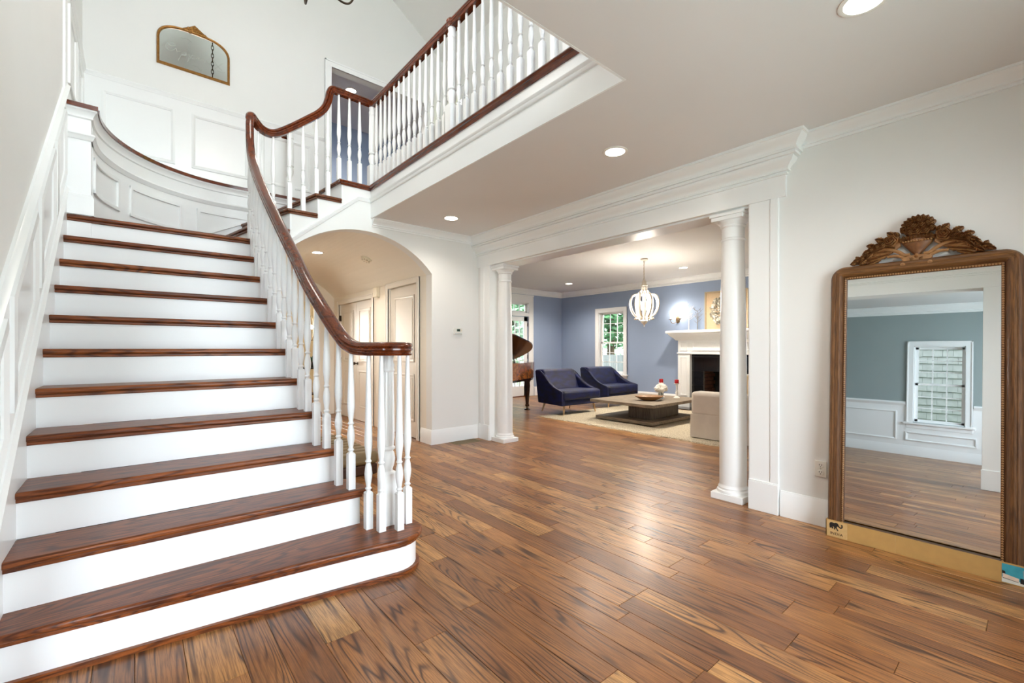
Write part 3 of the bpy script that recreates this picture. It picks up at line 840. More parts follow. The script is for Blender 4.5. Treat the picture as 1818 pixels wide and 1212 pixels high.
# first step: curtail round the newel
front1 = [(XS, 2.335), (0.1, 2.283), (0.52, 2.236), (0.80, 2.201), (0.95, 2.182)]
NWX, NWY = 1.115, 2.405
arc = []
for k in range(0, 13):
    a = radians(-97 + 160 * k / 12); arc.append((1.083 + 0.183 * cos(a), 2.347 + 0.183 * sin(a)))
out1 = front1 + arc + [(1.12, 2.62), (0.98, 2.66), (XS, 2.66)]
t1 = tread_mesh('tread', out1, ZK[1])
def inset_line(pts, d):
    c = (0.5, 2.6); r = []
    for k, p in enumerate(pts):
        a, b = pts[max(k-1, 0)], pts[min(k+1, len(pts)-1)]
        tx, ty = b[0]-a[0], b[1]-a[1]; L = hypot(tx, ty); r.append((p[0]-ty/L*d, p[1]+tx/L*d))
    return r
rl = inset_line(front1 + arc, 0.035)
def wall_line(name, line, z0, z1, th, mat, parent):
    g = G(); inn = inset_line(line, th)
    L = len(line)
    lv = [[g.P((p[0], p[1], z)) for p in line] for z in (z0, z1)]; li = [[g.P((p[0], p[1], z)) for p in inn] for z in (z0, z1)]
    for k in range(L-1):
        g.face([lv[0][k], lv[0][k+1], lv[1][k+1], lv[1][k]]); g.face([li[0][k+1], li[0][k], li[1][k], li[1][k+1]])
        g.face([lv[1][k], lv[1][k+1], li[1][k+1], li[1][k]]); g.face([lv[0][k+1], lv[0][k], li[0][k], li[0][k+1]])
    g.face([lv[0][0], lv[1][0], li[1][0], li[0][0]]); g.face([lv[0][-1], li[0][-1], li[1][-1], lv[1][-1]])
    return g.build(name, mat, parent=parent)
wall_line('riser', rl, 0, ZK[1] - 0.03, 0.018, 'trim', stair)
wall_line('cove_molding', inset_line(front1 + arc, 0.018), ZK[1] - 0.047, ZK[1] - 0.029, 0.03, 'tread', stair)
wall_line('shoe_molding', inset_line(front1 + arc, 0.016), 0.0, 0.022, 0.02, 'tread', stair)
for k in range(2, 11):
    y0, y1 = YK[k], YK[k+1]
    ov = 0.10 if k == 2 else 0.07
    out = [(XS, y0), (xb(y0 + 0.02) + ov, y0)] + [(xb(y0 + (y1 - y0 + 0.03) * j / 4) + ov, y0 + (y1 - y0 + 0.03) * j / 4) for j in range(1, 5)] + [(XS, y1 + 0.03)]
    tread_mesh('tread', out, ZK[k])
    G().box(XS, xb(y0 + 0.03) + 0.035, y0 + 0.030, y0 + 0.048, ZK[k-1], ZK[k] - 0.03).build('riser', 'trim', parent=stair)
    G().box(XS, xb(y0 + 0.03) + 0.045, y0 + 0.014, y0 + 0.032, ZK[k] - 0.047, ZK[k] - 0.029).build('cove_molding', 'tread', parent=stair, bevel=0.004)
# turning landing (step 11)
A12, B12 = (0.88, 4.90), (0.69, 5.892)
A13, B13 = (1.18, 4.90), (0.93, 5.892)
A14, B14 = (1.45, 4.90), (1.25, 5.892)
A15, B15 = (1.70, 4.90), (1.60, 5.892)
lo = [(XS, YK[11]), (0.90, YK[11]), (0.90, 4.90), (0.92, 4.92)] + [(B12[0] + 0.05, 5.885)]
lo += [(cpt(s)[0] + cpt(s)[2] * 0.013, cpt(s)[1] + cpt(s)[3] * 0.013) for s in [CL * (0.98 - 0.049 * j) for j in range(9, 20)]] + [(XS, 4.70)]
tread_mesh('tread', lo, ZK[11])
G().box(XS, 0.87, YK[11] + 0.030, YK[11] + 0.048, ZK[10], ZK[11] - 0.03).build('riser', 'trim', parent=stair)
G().box(XS, 0.885, YK[11] + 0.014, YK[11] + 0.032, ZK[11] - 0.047, ZK[11] - 0.029).build('cove_molding', 'tread', parent=stair, bevel=0.004)
for (A, B, A2, B2, z, zp) in ((A12, B12, A13, B13, ZK[12], ZK[11]), (A13, B13, A14, B14, ZK[13], ZK[12]), (A14, B14, A15, B15, ZK[14], ZK[13])):
    tread_mesh('tread', [A, (A2[0] + 0.03, A2[1]), (B2[0] + 0.03, B2[1]), B], z, 'tread_y')
    dx = 0.032
    G().prism([(A[0]+dx, YB - 0.002), (A[0]+dx+0.016, YB - 0.002), (B[0]+dx+0.016, B[1]), (B[0]+dx, B[1])], zp, z - 0.03).build('riser', 'trim', parent=stair)
    G().prism([(A[0]+0.014, A[1] + 0.014), (A[0]+dx+0.004, A[1]+0.014), (B[0]+dx+0.004, B[1]), (B[0]+0.014, B[1])], z - 0.047, z - 0.029).build('cove_molding', 'tread_y', parent=stair, bevel=0.004)
    G().box(A[0] + 0.014, A2[0] + 0.03, YB - 0.016, YB, z - 0.047, z - 0.029).build('cove_molding', 'tread', parent=stair, bevel=0.004)
dx = 0.032
G().prism([(A15[0]+dx, YB - 0.002), (A15[0]+dx+0.016, YB - 0.002), (B15[0]+dx+0.016, B15[1]), (B15[0]+dx, B15[1])], ZK[14], F2 - 0.03).build('riser', 'trim', parent=stair)
tread_mesh('tread', [A15, (1.80, 4.90), (1.80, 5.892), B15], F2, 'tread_y')
# closed outer string following the curve down to the floor
g = G()
ys = [2.55 + 0.05 * j for j in range(48)]
ys = [y for y in ys if y <= YB]
def zat(y):
    z = 0.2
    for k in range(2, 12):
        if y >= YK[k] + 0.03: z = ZK[k]
    return z - 0.028
for a, b in zip(ys, ys[1:]):
    z = zat((a + b) / 2)
    for s in (0.035, 0.015):
        g.quad((xb(a)+s, a, 0), (xb(b)+s, b, 0), (xb(b)+s, b, z), (xb(a)+s, a, z))
    g.quad((xb(a)+0.035, a, z), (xb(b)+0.035, b, z), (xb(b)+0.015, b, z), (xb(a)+0.015, a, z))
g.build('outer_string', 'trim', parent=stair)
# wall string (skirt board) on the left wall
zn = lambda y: 0.2 + 0.816 * (y - 2.26)
g = G(frame_of((XL, 0, 0), (0, 1, 0), (1, 0, 0)))
g.prism([(2.04, 0), (2.3, 0), (4.66, 1.9), (4.66, zn(4.66) + 0.20), (4.60, zn(4.60) + 0.235), (2.20, zn(2.20) + 0.235), (2.04, 0.19)], 0, 0.014, 'z')
sk = struct(g, 'trim_18', 'trim', 'white stair skirt board along the left wall')
PR = [(0, -0.006), (0.022, -0.004), (0.026, 0.008), (0.018, 0.018), (0.012, 0.03), (0, 0.032)]
G().sweep([(XL, 2.16, zn(2.16) + 0.222), (XL, 4.66, zn(4.66) + 0.222)], PR, side=1).build('cap_molding', 'trim', parent=sk)
# chair rail and raked panels
CRL = [(0, -0.045), (0.010, -0.043), (0.014, -0.03), (0.022, -0.018), (0.030, -0.006), (0.034, 0.012), (0.020, 0.020), (0.012, 0.034), (0, 0.036)]
cr = G().sweep([(XL, 2.10, zn(2.10) + 0.98), (XL, 4.66, zn(4.66) + 0.98)], CRL, side=1)
cr = struct(cr, 'trim_19', 'trim', 'white raked chair rail climbing the left wall')
def quad_frame(g, out, inn, d):
    """mitred frame between an outer and an inner quadrilateral in the local frame (a, up, out)"""
    mid = [((p[0]+q[0])/2, (p[1]+q[1])/2) for p, q in zip(out, inn)]
    L = [[g.P((p[0], p[1], dd)) for p in q] for q, dd in ((out, 0), (out, d*0.75), (mid, d), (inn, d*0.5), (inn, 0))]
    for A, B in zip(L, L[1:]):
        for k in range(4): g.face([A[k], A[(k+1) % 4], B[(k+1) % 4], B[k]])
    return g
def raked_panel(y0, y1, lo_, hi_, w=0.04, d=0.024):
    g = G(frame_of((XL, 0, 0), (0, 1, 0), (1, 0, 0)))
    wz = w * sqrt(1 + 0.816 ** 2)
    out = [(y0, zn(y0) + lo_), (y1, zn(y1) + lo_), (y1, zn(y1) + hi_), (y0, zn(y0) + hi_)]
    inn = [(y0 + w, zn(y0 + w) + lo_ + wz), (y1 - w, zn(y1 - w) + lo_ + wz), (y1 - w, zn(y1 - w) + hi_ - wz), (y0 + w, zn(y0 + w) + hi_ - wz)]
    quad_frame(g, out, inn, d).build('panel', 'trim', parent=cr)
g = G(frame_of((XL, 0, 0), (0, 1, 0), (1, 0, 0))); g.prism([(2.12, zn(2.12) + 0.20), (4.65, zn(4.65) + 0.20), (4.65, zn(4.65) + 0.96), (2.12, zn(2.12) + 0.96)], 0, 0.004, 'z'); g.build('backing', 'trim', parent=cr)
for a, b in ((2.16, 2.60), (2.72, 3.32), (3.44, 4.00), (4.10, 4.60)): raked_panel(a, b, 0.36, 0.84)

# ---- railing
RAILP = [(-0.026, -0.034), (0.026, -0.034), (0.030, -0.026), (0.022, -0.018), (0.024, -0.010), (0.033, -0.004), (0.033, 0.004), (0.025, 0.010), (0.033, 0.018), (0.030, 0.030), (0.018, 0.038), (0, 0.041), (-0.018, 0.038), (-0.030, 0.030), (-0.033, 0.018), (-0.025, 0.010), (-0.033, 0.004), (-0.033, -0.004), (-0.024, -0.010), (-0.022, -0.018), (-0.030, -0.026)]
def catmull(pts, n=5):
    P = [Vector(p) for p in pts]; out = []
    for k in range(len(P) - 1):
        p0, p1, p2, p3 = P[max(k-1, 0)], P[k], P[k+1], P[min(k+2, len(P)-1)]
        for j in range(n):
            t = j / n
            out.append(0.5 * ((2*p1) + (p2-p0)*t + (2*p0-5*p1+4*p2-p3)*t*t + (3*p1-p0-3*p2+p3)*t**3))
    out.append(P[-1]); return out
srail = thing('stair_railing', (0.9, 3.2, 0.2), 'stair balustrade with curved red brown handrail and white turned balusters', 'railing')
RZ = 1.197
path = [(NWX - 0.01, NWY + 0.03, RZ), (NWX + 0.055, NWY + 0.03, RZ), (NWX + 0.09, NWY - 0.03, RZ), (NWX + 0.055, NWY - 0.085, RZ), (NWX - 0.01, NWY - 0.095, RZ), (1.035, 2.345, RZ), (0.995, 2.43, RZ), (0.962, 2.52, RZ + 0.008), (0.935, 2.61, 1.245),
        (0.905, 2.71, 1.335), (0.880, 2.82, 1.435), (0.853, 3.05, 1.622), (0.843, 3.3, 1.825), (0.830, 3.6, 2.065), (0.818, 3.95, 2.345), (0.815, 4.25, 2.585), (0.818, 4.5, 2.79), (0.823, 4.66, 2.95),
        (0.826, 4.745, 3.09), (0.829, 4.780, 3.22), (0.833, 4.800, 3.33), (0.848, 4.825, 3.395), (0.885, 4.875, 3.385), (0.945, 4.925, 3.352), (1.02, 4.950, 3.338), (1.10, 4.955, 3.36), (1.23, 4.957, 3.455), (1.40, 4.957, 3.60),
        (1.50, 4.957, 3.69), (1.565, 4.957, 3.775), (1.60, 4.957, 3.87), (1.618, 4.958, 3.955), (1.645, 4.96, 4.000), (1.70, 4.96, 4.005), (1.85, 4.963, 4.005), (2.02, 4.967, 4.005), (2.085, 4.975, 4.005)]
rpath = catmull(path, 5)
G().rail(rpath, RAILP).build('handrail', 'rail', parent=srail, sharp=50)
G().lathe((NWX - 0.005, NWY + 0.005, RZ), [(0.001, -0.034), (0.075, -0.034), (0.078, -0.026), (0.070, -0.018), (0.080, -0.004), (0.080, 0.004), (0.072, 0.010), (0.080, 0.018), (0.076, 0.030), (0.06, 0.038), (0.001, 0.041)], 24).build('volute_cap', 'rail', parent=srail)
def rail_z(x, y):
    return min(rpath, key=lambda p: (p.x-x)**2 + (p.y-y)**2)
_bal = {}
def baluster_obj(h, b):
    key = (round(h, 2), round(b, 2))
    if key not in _bal:
        h, b = key; g = G(); q = 0.0195
        g.box(-q, q, -q, q, 0, b); g.frustum(-q, q, -q, q, b, b + 0.008, 0.006)
        L = h - b
        pr = [(0.014, 0.004), (0.012, 0.014), (0.0185, 0.024), (0.012, 0.034), (0.014, 0.046), (0.0205, 0.085), (0.0215, 0.105), (0.018, 0.140), (0.012, 0.165), (0.0185, 0.174), (0.012, 0.185), (0.013, 0.195), (0.0215, 0.265), (0.0220, 0.29), (0.0195, 0.36), (0.0105, L)]
        g.lathe((0, 0, b), pr, 12)
        o = g.build('baluster', 'trim'); _bal[key] = o.data
        COL.objects.unlink(o); bpy.data.objects.remove(o)
    return _bal[key]
def baluster(parent, x, y, z, top, b=0.20):
    o = bpy.data.objects.new('baluster', baluster_obj(top - z, b)); COL.objects.link(o)
    o.parent = parent; o.location = Vector((x, y, z)) - world_origin(parent)
    return o
def newel(parent, x, y, z, top, b=0.30, q=0.043, name='newel_post'):
    g = G(); g.box(x-q, x+q, y-q, y+q, z, z+b); g.frustum(x-q, x+q, y-q, y+q, z+b, z+b+0.012, 0.012)
    L = top - z - b
    g.lathe((x, y, z+b), [(0.030, 0.008), (0.026, 0.02), (0.036, 0.05), (0.041, 0.085), (0.036, 0.115), (0.028, 0.128), (0.040, 0.138), (0.040, 0.148), (0.030, 0.158)], 24)
    g.lathe((x, y, z+b), [(0.034, 0.158), (0.038, 0.20), (0.037, L*0.55), (0.033, L-0.10)], 48, flute=0.12, nf=12)
    g.lathe((x, y, z+b), [(0.033, L-0.10), (0.038, L-0.09), (0.034, L-0.075), (0.038, L-0.06), (0.030, L-0.04), (0.034, L-0.012), (0.034, L)], 24)
    return g.build(name, 'trim', parent=parent)
newel(srail, NWX, NWY + 0.02, ZK[1], RZ - 0.03, 0.29)
for (x, y) in ((1.000, 2.425), (1.040, 2.345), (1.125, 2.300), (1.205, 2.36)): baluster(srail, x, y, ZK[1], RZ - 0.03)
for k in range(2, 11):
    dy = YK[k+1] - YK[k]
    for t in (0.052, 0.052 + dy / 2):
        y = YK[k] + t; x = xb(y)
        baluster(srail, x, y, ZK[k], rail_z(x, y).z - 0.03, 0.20 + (0.06 if t > 0.1 else 0))
for (x, y, z) in ((0.828, 4.70, ZK[11]), (0.835, 4.80, ZK[11]), (0.93, 4.945, ZK[12]), (1.065, 4.955, ZK[12]), (1.215, 4.955, ZK[13]), (1.345, 4.955, ZK[13]), (1.475, 4.955, ZK[14]), (1.595, 4.955, ZK[14])):
    baluster(srail, x, y, z, rail_z(x, y).z - 0.03, 0.26)
for x in (1.715, 1.83, 1.945): baluster(srail, x, 4.965, F2, 3.98, 0.24)

brail = thing('balcony_railing', (2.11, 3.2, F2), 'level balcony balustrade with red brown rail above the foyer ceiling', 'railing')
BX = 2.105
bp = [(BX - 0.02, 4.985, 4.005), (BX, 4.93, 4.005)] + [(BX, y, 4.005) for y in (4.5, 4.0, 3.5)] + [(BX, 3.0, 4.005), (BX, 2.5, 4.005), (BX, 2.0, 4.005), (BX, 1.0, 4.005)]
G().rail([Vector(p) for p in bp], RAILP).build('handrail', 'rail', parent=brail, sharp=50)
G().lathe((BX, 3.30, 4.005), [(0.001, -0.036), (0.046, -0.036), (0.048, -0.02), (0.042, -0.01), (0.048, 0.0), (0.044, 0.012), (0.049, 0.024), (0.04, 0.038), (0.001, 0.046)], 20).build('rail_boss', 'rail', parent=brail)
newel(brail, BX - 0.005, 4.985, F2, 3.975, 0.26); newel(brail, BX, 3.30, F2, 3.975, 0.26)
for j in range(14): baluster(brail, BX, 4.985 - (4.985 - 3.30) * (j + 1) / 15, F2, 3.98, 0.22)
for j in range(17): baluster(brail, BX, 3.30 - 0.1123 * (j + 1), F2, 3.98, 0.22)
# short return rail at the outer top of the stair
orail = thing('ledge_railing', (1.46, 5.95, F2), 'short return rail with one white newel at the ledge', 'railing')
newel(orail, 1.47, 5.96, CAPZ - 0.012, 3.87, 0.28)
G().rail([Vector((1.47, 5.93, 3.90)), Vector((1.47, 6.05, 3.90)), Vector((1.47, YFAR - 0.012, 3.90))], RAILP).build('handrail', 'rail', parent=orail, sharp=50)
G().lathe((1.47, YFAR, 3.90), [(0.001, -0.016), (0.05, -0.016), (0.058, -0.008), (0.06, 0.0), (0.001, 0.0)], 20, axis='y').build('rosette', 'rail', parent=orail)
# ================================================================ COLUMNS, DOORS, WINDOWS
def column(x, y, label):
    c = thing('column', (x, y, 0), label, 'column', 'columns of the wide opening')
    g = G(); g.box(x-0.124, x+0.124, y-0.124, y+0.124, 0, 0.052); g.build('plinth', 'trim', parent=c, bevel=0.003)
    G().lathe((x, y, 0.052), [(0.118, 0), (0.121, 0.010), (0.117, 0.022), (0.108, 0.027), (0.106, 0.034), (0.110, 0.042), (0.104, 0.052), (0.100, 0.064)], 40).build('base_ring', 'trim', parent=c)
    pr = [(0.100, 0.11), (0.1005, 0.6), (0.0985, 1.0), (0.093, 1.5), (0.086, 1.9), (0.083, 2.06), (0.090, 2.064), (0.092, 2.072), (0.088, 2.080), (0.083, 2.084), (0.083, 2.165)]
    G().lathe((x, y, 0), pr, 40).build('shaft', 'trim', parent=c)
    G().lathe((x, y, 2.165), [(0.083, 0), (0.092, 0.006), (0.096, 0.014), (0.092, 0.020), (0.100, 0.034), (0.114, 0.046), (0.116, 0.054)], 40).build('echinus', 'trim', parent=c)
    g = G(); g.box(x-0.122, x+0.122, y-0.122, y+0.122, 2.219, 2.250); g.box(x-0.132, x+0.132, y-0.132, y+0.132, 2.250, 2.274); g.build('abacus', 'trim', parent=c, bevel=0.003)
column(3.688, 1.610, 'white round column standing near the leaning mirror')
column(3.700, 4.525, 'white round column standing near the arched wall')

def door_leaf(parent, fr, a0, a1, z0, z1, panels, mat='door', th=0.035, back=0.03):
    g = G(fr); g.box(a0, a1, z0, z1, back, back + th)
    leaf = g.build('leaf', mat, parent=parent)
    for (p, q, r, s_) in panels:
        g = G(fr); picture_frame(g, p, q, r, s_, 0.03, -0.012, back); picture_frame(g, p, q, r, s_, 0.028, -0.010, back)
        g.box(p + 0.05, q - 0.05, r + 0.05, s_ - 0.05, back - 0.010, back)
        g.build('panel', mat, parent=leaf, bevel=0.003)
    return leaf
frd = frame_of((HX, 0, 0), (0, 1, 0), (1, 0, 0))
frd_out = frame_of((HX, 0, 0), (0, 1, 0), (-1, 0, 0))
d1 = thing('door_1', (HX, 5.74, 0), 'single cream panelled door nearest the arch', None, kind='structure')
lf = door_leaf(d1, frd, 5.315, 6.165, 0.008, 2.065, [(5.44, 6.04, 0.22, 0.86), (5.44, 6.04, 1.02, 1.93)])
G(frd).lathe((6.09, 0.98, 0), [(0.026, 0.028), (0.026, 0.022), (0.01, 0.018), (0.01, -0.02), (0.026, -0.03), (0.030, -0.045), (0.022, -0.06), (0.001, -0.064)], 14).build('knob', 'bronze', parent=lf)
for z in (0.25, 1.05, 1.83): G(frd).box(5.306, 5.316, z - 0.05, z + 0.05, -0.004, 0.03).build('hinge', 'bronze', parent=lf)
d2 = thing('door_2', (HX, 7.49, 0), 'pair of cream panelled closet doors deeper in the passage', None, kind='structure')
for a0, a1, kn in ((6.775, 7.487, 7.43), (7.492, 8.205, 7.55)):
    lf = door_leaf(d2, frd, a0, a1, 0.008, 1.985, [(a0 + 0.12, a1 - 0.12, 0.22, 0.84), (a0 + 0.12, a1 - 0.12, 0.98, 1.86)])
    G(frd).lathe((kn, 0.955, 0), [(0.022, 0.028), (0.022, 0.022), (0.009, 0.018), (0.009, -0.015), (0.022, -0.025), (0.026, -0.038), (0.018, -0.05), (0.001, -0.054)], 14).build('knob', 'bronze', parent=lf)
    hx = a0 - 0.006 if kn > a0 + 0.5 else a1 - 0.004
    for z in (0.25, 1.0, 1.75): G(frd).box(hx, hx + 0.010, z - 0.05, z + 0.05, -0.004, 0.03).build('hinge', 'bronze', parent=lf)
casing('trim_20', frd_out, 5.31, 6.17, 0, 2.07, 0.075, 0.022, 'cream casing of the single passage door', 'door')
casing('trim_21', frd_out, 6.77, 8.21, 0, 1.99, 0.075, 0.022, 'cream casing of the closet doors', 'door')
casing('trim_22', frame_of((0, 8.5, 0), (1, 0, 0), (0, -1, 0)), 1.35, 2.52, 0, 2.05, 0.09, 0.02, 'cream casing of the opening at the end of the passage', 'door')

def window(name, fr, a0, a1, z0, z1, cols, rows, label, cw=0.10, inset=0.07, casing_on=True, double_hung=True, sillw=0.05):
    """frame c axis points into the room"""
    w = thing(name, fr(((a0+a1)/2, z0, 0)), label, None, kind='structure')
    if casing_on:
        g = G(fr)
        for (p, q, r, s_) in ((a0 - cw, a0, z0 - 0.02, z1 + cw), (a1, a1 + cw, z0 - 0.02, z1 + cw), (a0, a1, z1, z1 + cw)): g.box(p, q, r, s_, 0, 0.02)
        for (p, q, r, s_) in ((a0 - cw, a0 - cw + 0.02, z0, z1 + cw), (a1 + cw - 0.02, a1 + cw, z0, z1 + cw), (a0 - cw, a1 + cw, z1 + cw - 0.02, z1 + cw)): g.box(p, q, r, s_, 0, 0.03)
        g.build('casing', 'trim', parent=w, bevel=0.002)
        g = G(fr); g.box(a0 - cw - 0.03, a1 + cw + 0.03, z0 - 0.045, z0 - 0.012, -0.02, sillw); g.box(a0 - cw, a1 + cw, z0 - 0.11, z0 - 0.045, 0, 0.018)
        g.build('sill', 'trim', parent=w, bevel=0.003)
    g = G(fr)
    t = 0.012
    for (p, q, r, s_) in ((a0, a0 + t, z0, z1), (a1 - t, a1, z0, z1), (a0, a1, z1 - t, z1), (a0, a1, z0, z0 + t)): g.box(p, q, r, s_, -0.14, 0)
    g.build('jamb', 'trim', parent=w)
    sashes = [(z0 + t, (z0 + z1) / 2 + 0.018, -inset), ((z0 + z1) / 2 - 0.018, z1 - t, -inset - 0.03)] if double_hung else [(z0 + t, z1 - t, -inset)]
    for (s0, s1, c) in sashes:
        g = G(fr); f = 0.04; p0, p1 = a0 + t, a1 - t
        for (p, q, r, s_) in ((p0, p0 + f, s0, s1), (p1 - f, p1, s0, s1), (p0, p1, s0, s0 + f), (p0, p1, s1 - f * 0.9, s1)): g.box(p, q, r, s_, c - 0.03, c)
        sash = g.build('sash', 'trim', parent=w)
        i0, i1, j0, j1 = p0 + f, p1 - f, s0 + f, s1 - f * 0.9
        for k in range(1, cols): m = i0 + (i1 - i0) * k / cols; G(fr).box(m - 0.008, m + 0.008, j0, j1, c - 0.024, c - 0.004).build('muntin', 'trim', parent=sash)
        for k in range(1, rows): m = j0 + (j1 - j0) * k / rows; G(fr).box(i0, i1, m - 0.008, m + 0.008, c - 0.023, c - 0.005).build('muntin', 'trim', parent=sash)
        for a in range(cols):
            for b in range(rows):
                G(fr).box(i0 + (i1 - i0) * a / cols, i0 + (i1 - i0) * (a+1) / cols, j0 + (j1 - j0) * b / rows, j0 + (j1 - j0) * (b+1) / rows, c - 0.016, c - 0.012).build('pane', 'glass', parent=sash)
    return w
fl = frame_of((LX, 0, 0), (0, 1, 0), (-1, 0, 0))
window('window_1', fl, *LW1, 3, 3, 'white sash window in the blue wall beside the chandelier')
window('window_2', fl, *LW2, 3, 3, 'white sash window of the living room hidden by the pier')
fd = frame_of((DX, 0, 0), (0, 1, 0), (1, 0, 0))
window('window_3', fd, *DW, 3, 3, 'white dining room sash window reflected in the leaning mirror', cw=0.09)
window('window_4', frame_of((0, -1.5, 0), (1, 0, 0), (0, 1, 0)), -2.95, -1.05, 0.6, 2.2, 6, 3, 'wide dining room front window')
window('window_5', frame_of((0, YFRONT, 0), (1, 0, 0), (0, 1, 0)), -0.3, 2.3, 3.7, 5.7, 4, 2, 'large unseen upper front window added for stairwell light')  # unseen window put in so the upper lamp can reach the stairwell
window('window_6', frame_of((0, YFRONT, 0), (1, 0, 0), (0, 1, 0)), 0.55, 2.55, 0.0, 2.35, 4, 3, 'glazed front entrance behind the viewpoint', double_hung=False)
window('window_8', frame_of((0, 11.6, 0), (1, 0, 0), (0, -1, 0)), 0.8, 2.4, 0.9, 2.1, 4, 2, 'unseen window added to let light into the room beyond the passage', inset=0.04)  # invented opening that lets the added lamp shine into the far room
ffd = frame_of((0, LY, 0), (1, 0, 0), (0, -1, 0))
window('window_7', ffd, *FT, 4, 1, 'white transom window above the glazed door', casing_on=False, double_hung=False)
d3 = thing('door_3', (7.27, LY, 0), 'white glazed door with divided panes behind the piano', None, kind='structure')
g = G(ffd); a0, a1 = FD[0] + 0.01, FD[1] - 0.01
for (p, q, r, s_) in ((a0, a0 + 0.11, 0.01, 2.01), (a1 - 0.11, a1, 0.01, 2.01), (a0, a1, 0.01, 0.26), (a0, a1, 1.9, 2.01)): g.box(p, q, r, s_, -0.07, -0.03)
leaf = g.build('leaf', 'trim', parent=d3)
i0, i1, j0, j1 = a0 + 0.11, a1 - 0.11, 0.26, 1.9
for k in range(1, 4): m = i0 + (i1 - i0) * k / 4; G(ffd).box(m - 0.009, m + 0.009, j0, j1, -0.062, -0.036).build('muntin', 'trim', parent=leaf)
for k in range(1, 5): m = j0 + (j1 - j0) * k / 5; G(ffd).box(i0, i1, m - 0.009, m + 0.009, -0.061, -0.037).build('muntin', 'trim', parent=leaf)
for a in range(4):
    for b in range(5): G(ffd).box(i0 + (i1-i0)*a/4, i0 + (i1-i0)*(a+1)/4, j0 + (j1-j0)*b/5, j0 + (j1-j0)*(b+1)/5, -0.052, -0.048).build('pane', 'glass', parent=leaf)
for z in (0.3, 1.0, 1.82): G(ffd).box(a1 - 0.004, a1 + 0.012, z - 0.05, z + 0.05, -0.034, -0.020).build('hinge', 'black', parent=leaf)
G(ffd).lathe((a0 + 0.055, 1.0, -0.03), [(0.02, 0), (0.02, 0.008), (0.008, 0.012), (0.008, 0.035), (0.022, 0.045), (0.022, 0.06), (0.001, 0.066)], 12).build('knob', 'brass', parent=leaf)
g = G(ffd)
for (p, q, r, s_) in ((FD[0] - 0.15, FD[0], 0, 2.36), (FD[1], FD[1] + 0.15, 0, 2.36), (FD[0], FD[1], 2.02, 2.10), (FD[0] - 0.15, FD[1] + 0.15, 2.36, 2.56)): g.box(p, q, r, s_, 0, 0.024)
g.box(FD[1] + 0.125, FD[1] + 0.148, 0.25, 2.53, 0, 0.034); g.box(FD[0] - 0.16, FD[1] + 0.16, 2.53, 2.56, 0, 0.04); g.box(FD[1] - 0.01, FD[1] + 0.16, 0, 0.25, 0, 0.034)
struct(g, 'trim_23', 'trim', 'white casing round the glazed door and transom', bevel=0.003)
struct(G(ffd).box(FD[0] - 0.02, FD[1] + 0.02, 0, 0.018, -0.14, 0.03), 'trim_24', 'tread', 'dark wooden threshold of the glazed door')

# dining room dressing seen in the leaning mirror
g = wall_cells(G(fd), -1.5, 3.5, 0, 0.90, 0, 0.008, [(0.80, 1.54, 0.55, 0.90)]); wd = struct(g, 'trim_25', 'trim', 'white dining room wainscot reflected in the leaning mirror')
for a, b, c, d in ((1.72, 2.62, 0.26, 0.78), (2.74, 3.4, 0.26, 0.78), (0.70, 1.60, 0.26, 0.42), (-0.3, 0.58, 0.26, 0.78), (-1.3, -0.42, 0.26, 0.78)): picture_frame(G(fd), a, b, c, d, 0.03, 0.016, 0.008).build('panel', 'trim', parent=wd)
G().sweep([(DX, -1.5, 0.915), (DX, 0.74, 0.915)], CRL, side=1).build('chair_rail', 'trim', parent=wd)
G().sweep([(DX, 1.6, 0.915), (DX, 3.5, 0.915)], CRL, side=1).build('chair_rail', 'trim', parent=wd)
G().sweep([(DX, -1.5, 0), (DX, 3.5, 0)], BASE, side=1).build('base_board', 'trim', parent=wd)
g = G().sweep([(DX, -1.5, H), (DX, 3.5, H), (XL - 0.2, 3.5, H)], [(a * 1.2, b * 1.6) for a, b in CROWN], side=1)
struct(g, 'trim_26', 'trim', 'white dining room crown moulding reflected in the leaning mirror')
g = G()
for y0, y1 in ((0.25, 0.445), (2.015, 2.10)):
    g.box(XL, XL + 0.018, y0, y1, 0.2, 2.29); g.box(XL, XL + 0.03, y0 - 0.006, y1 + 0.006, 0, 0.22); g.box(XL, XL + 0.024, y0, y0 + 0.03, 0.2, 2.29)
struct(g, 'trim_27', 'trim', 'white pilasters of the dining room opening', bevel=0.003)
g = G().sweep([(XL, 0.2, 0), (XL, 2.1, 0)], ENT, side=1); struct(g, 'trim_28', 'trim', 'white entablature over the dining room opening')
g = G().sweep([(XL, YFRONT, 0), (XL, 0.25, 0)], BASE, side=1); struct(g, 'baseboard_left', 'trim', 'white baseboard beside the dining room opening')

# ================================================================ FITTINGS
def recessed(x, y, z, label, group, power=17.0, r=0.072, col=WARM):
    t = thing('recessed_light', (x, y, z), label, 'ceiling light', group)
    G().lathe((x, y, z), [(r + 0.020, 0.0), (r + 0.020, -0.004), (r + 0.012, -0.007), (r, -0.005), (r, 0.0)], 32).build('trim_ring', 'white_gloss', parent=t)
    G().lathe((x, y, z), [(0.001, -0.0035), (r * 0.7, -0.003), (r, -0.002)], 32).build('lens', 'lens', parent=t)
    d = bpy.data.lights.new('recessed_lamp', 'SPOT'); d.energy = power; d.color = col; d.spot_size = radians(150); d.spot_blend = 0.8; d.shadow_soft_size = 0.06
    o = bpy.data.objects.new('recessed_lamp', d); COL.objects.link(o); o.parent = t; o.location = (0, 0, -0.03)
    return t
GF, GL = 'recessed lights in the foyer ceiling', 'recessed lights in the living room ceiling'
recessed(2.763, 2.073, H, 'round recessed light in the foyer ceiling midway along the balcony', GF)
recessed(2.749, 4.325, H, 'round recessed light in the foyer ceiling near the arched wall', GF)
recessed(2.377, 0.492, H, 'round recessed light cut off at the top edge of the picture', GF)
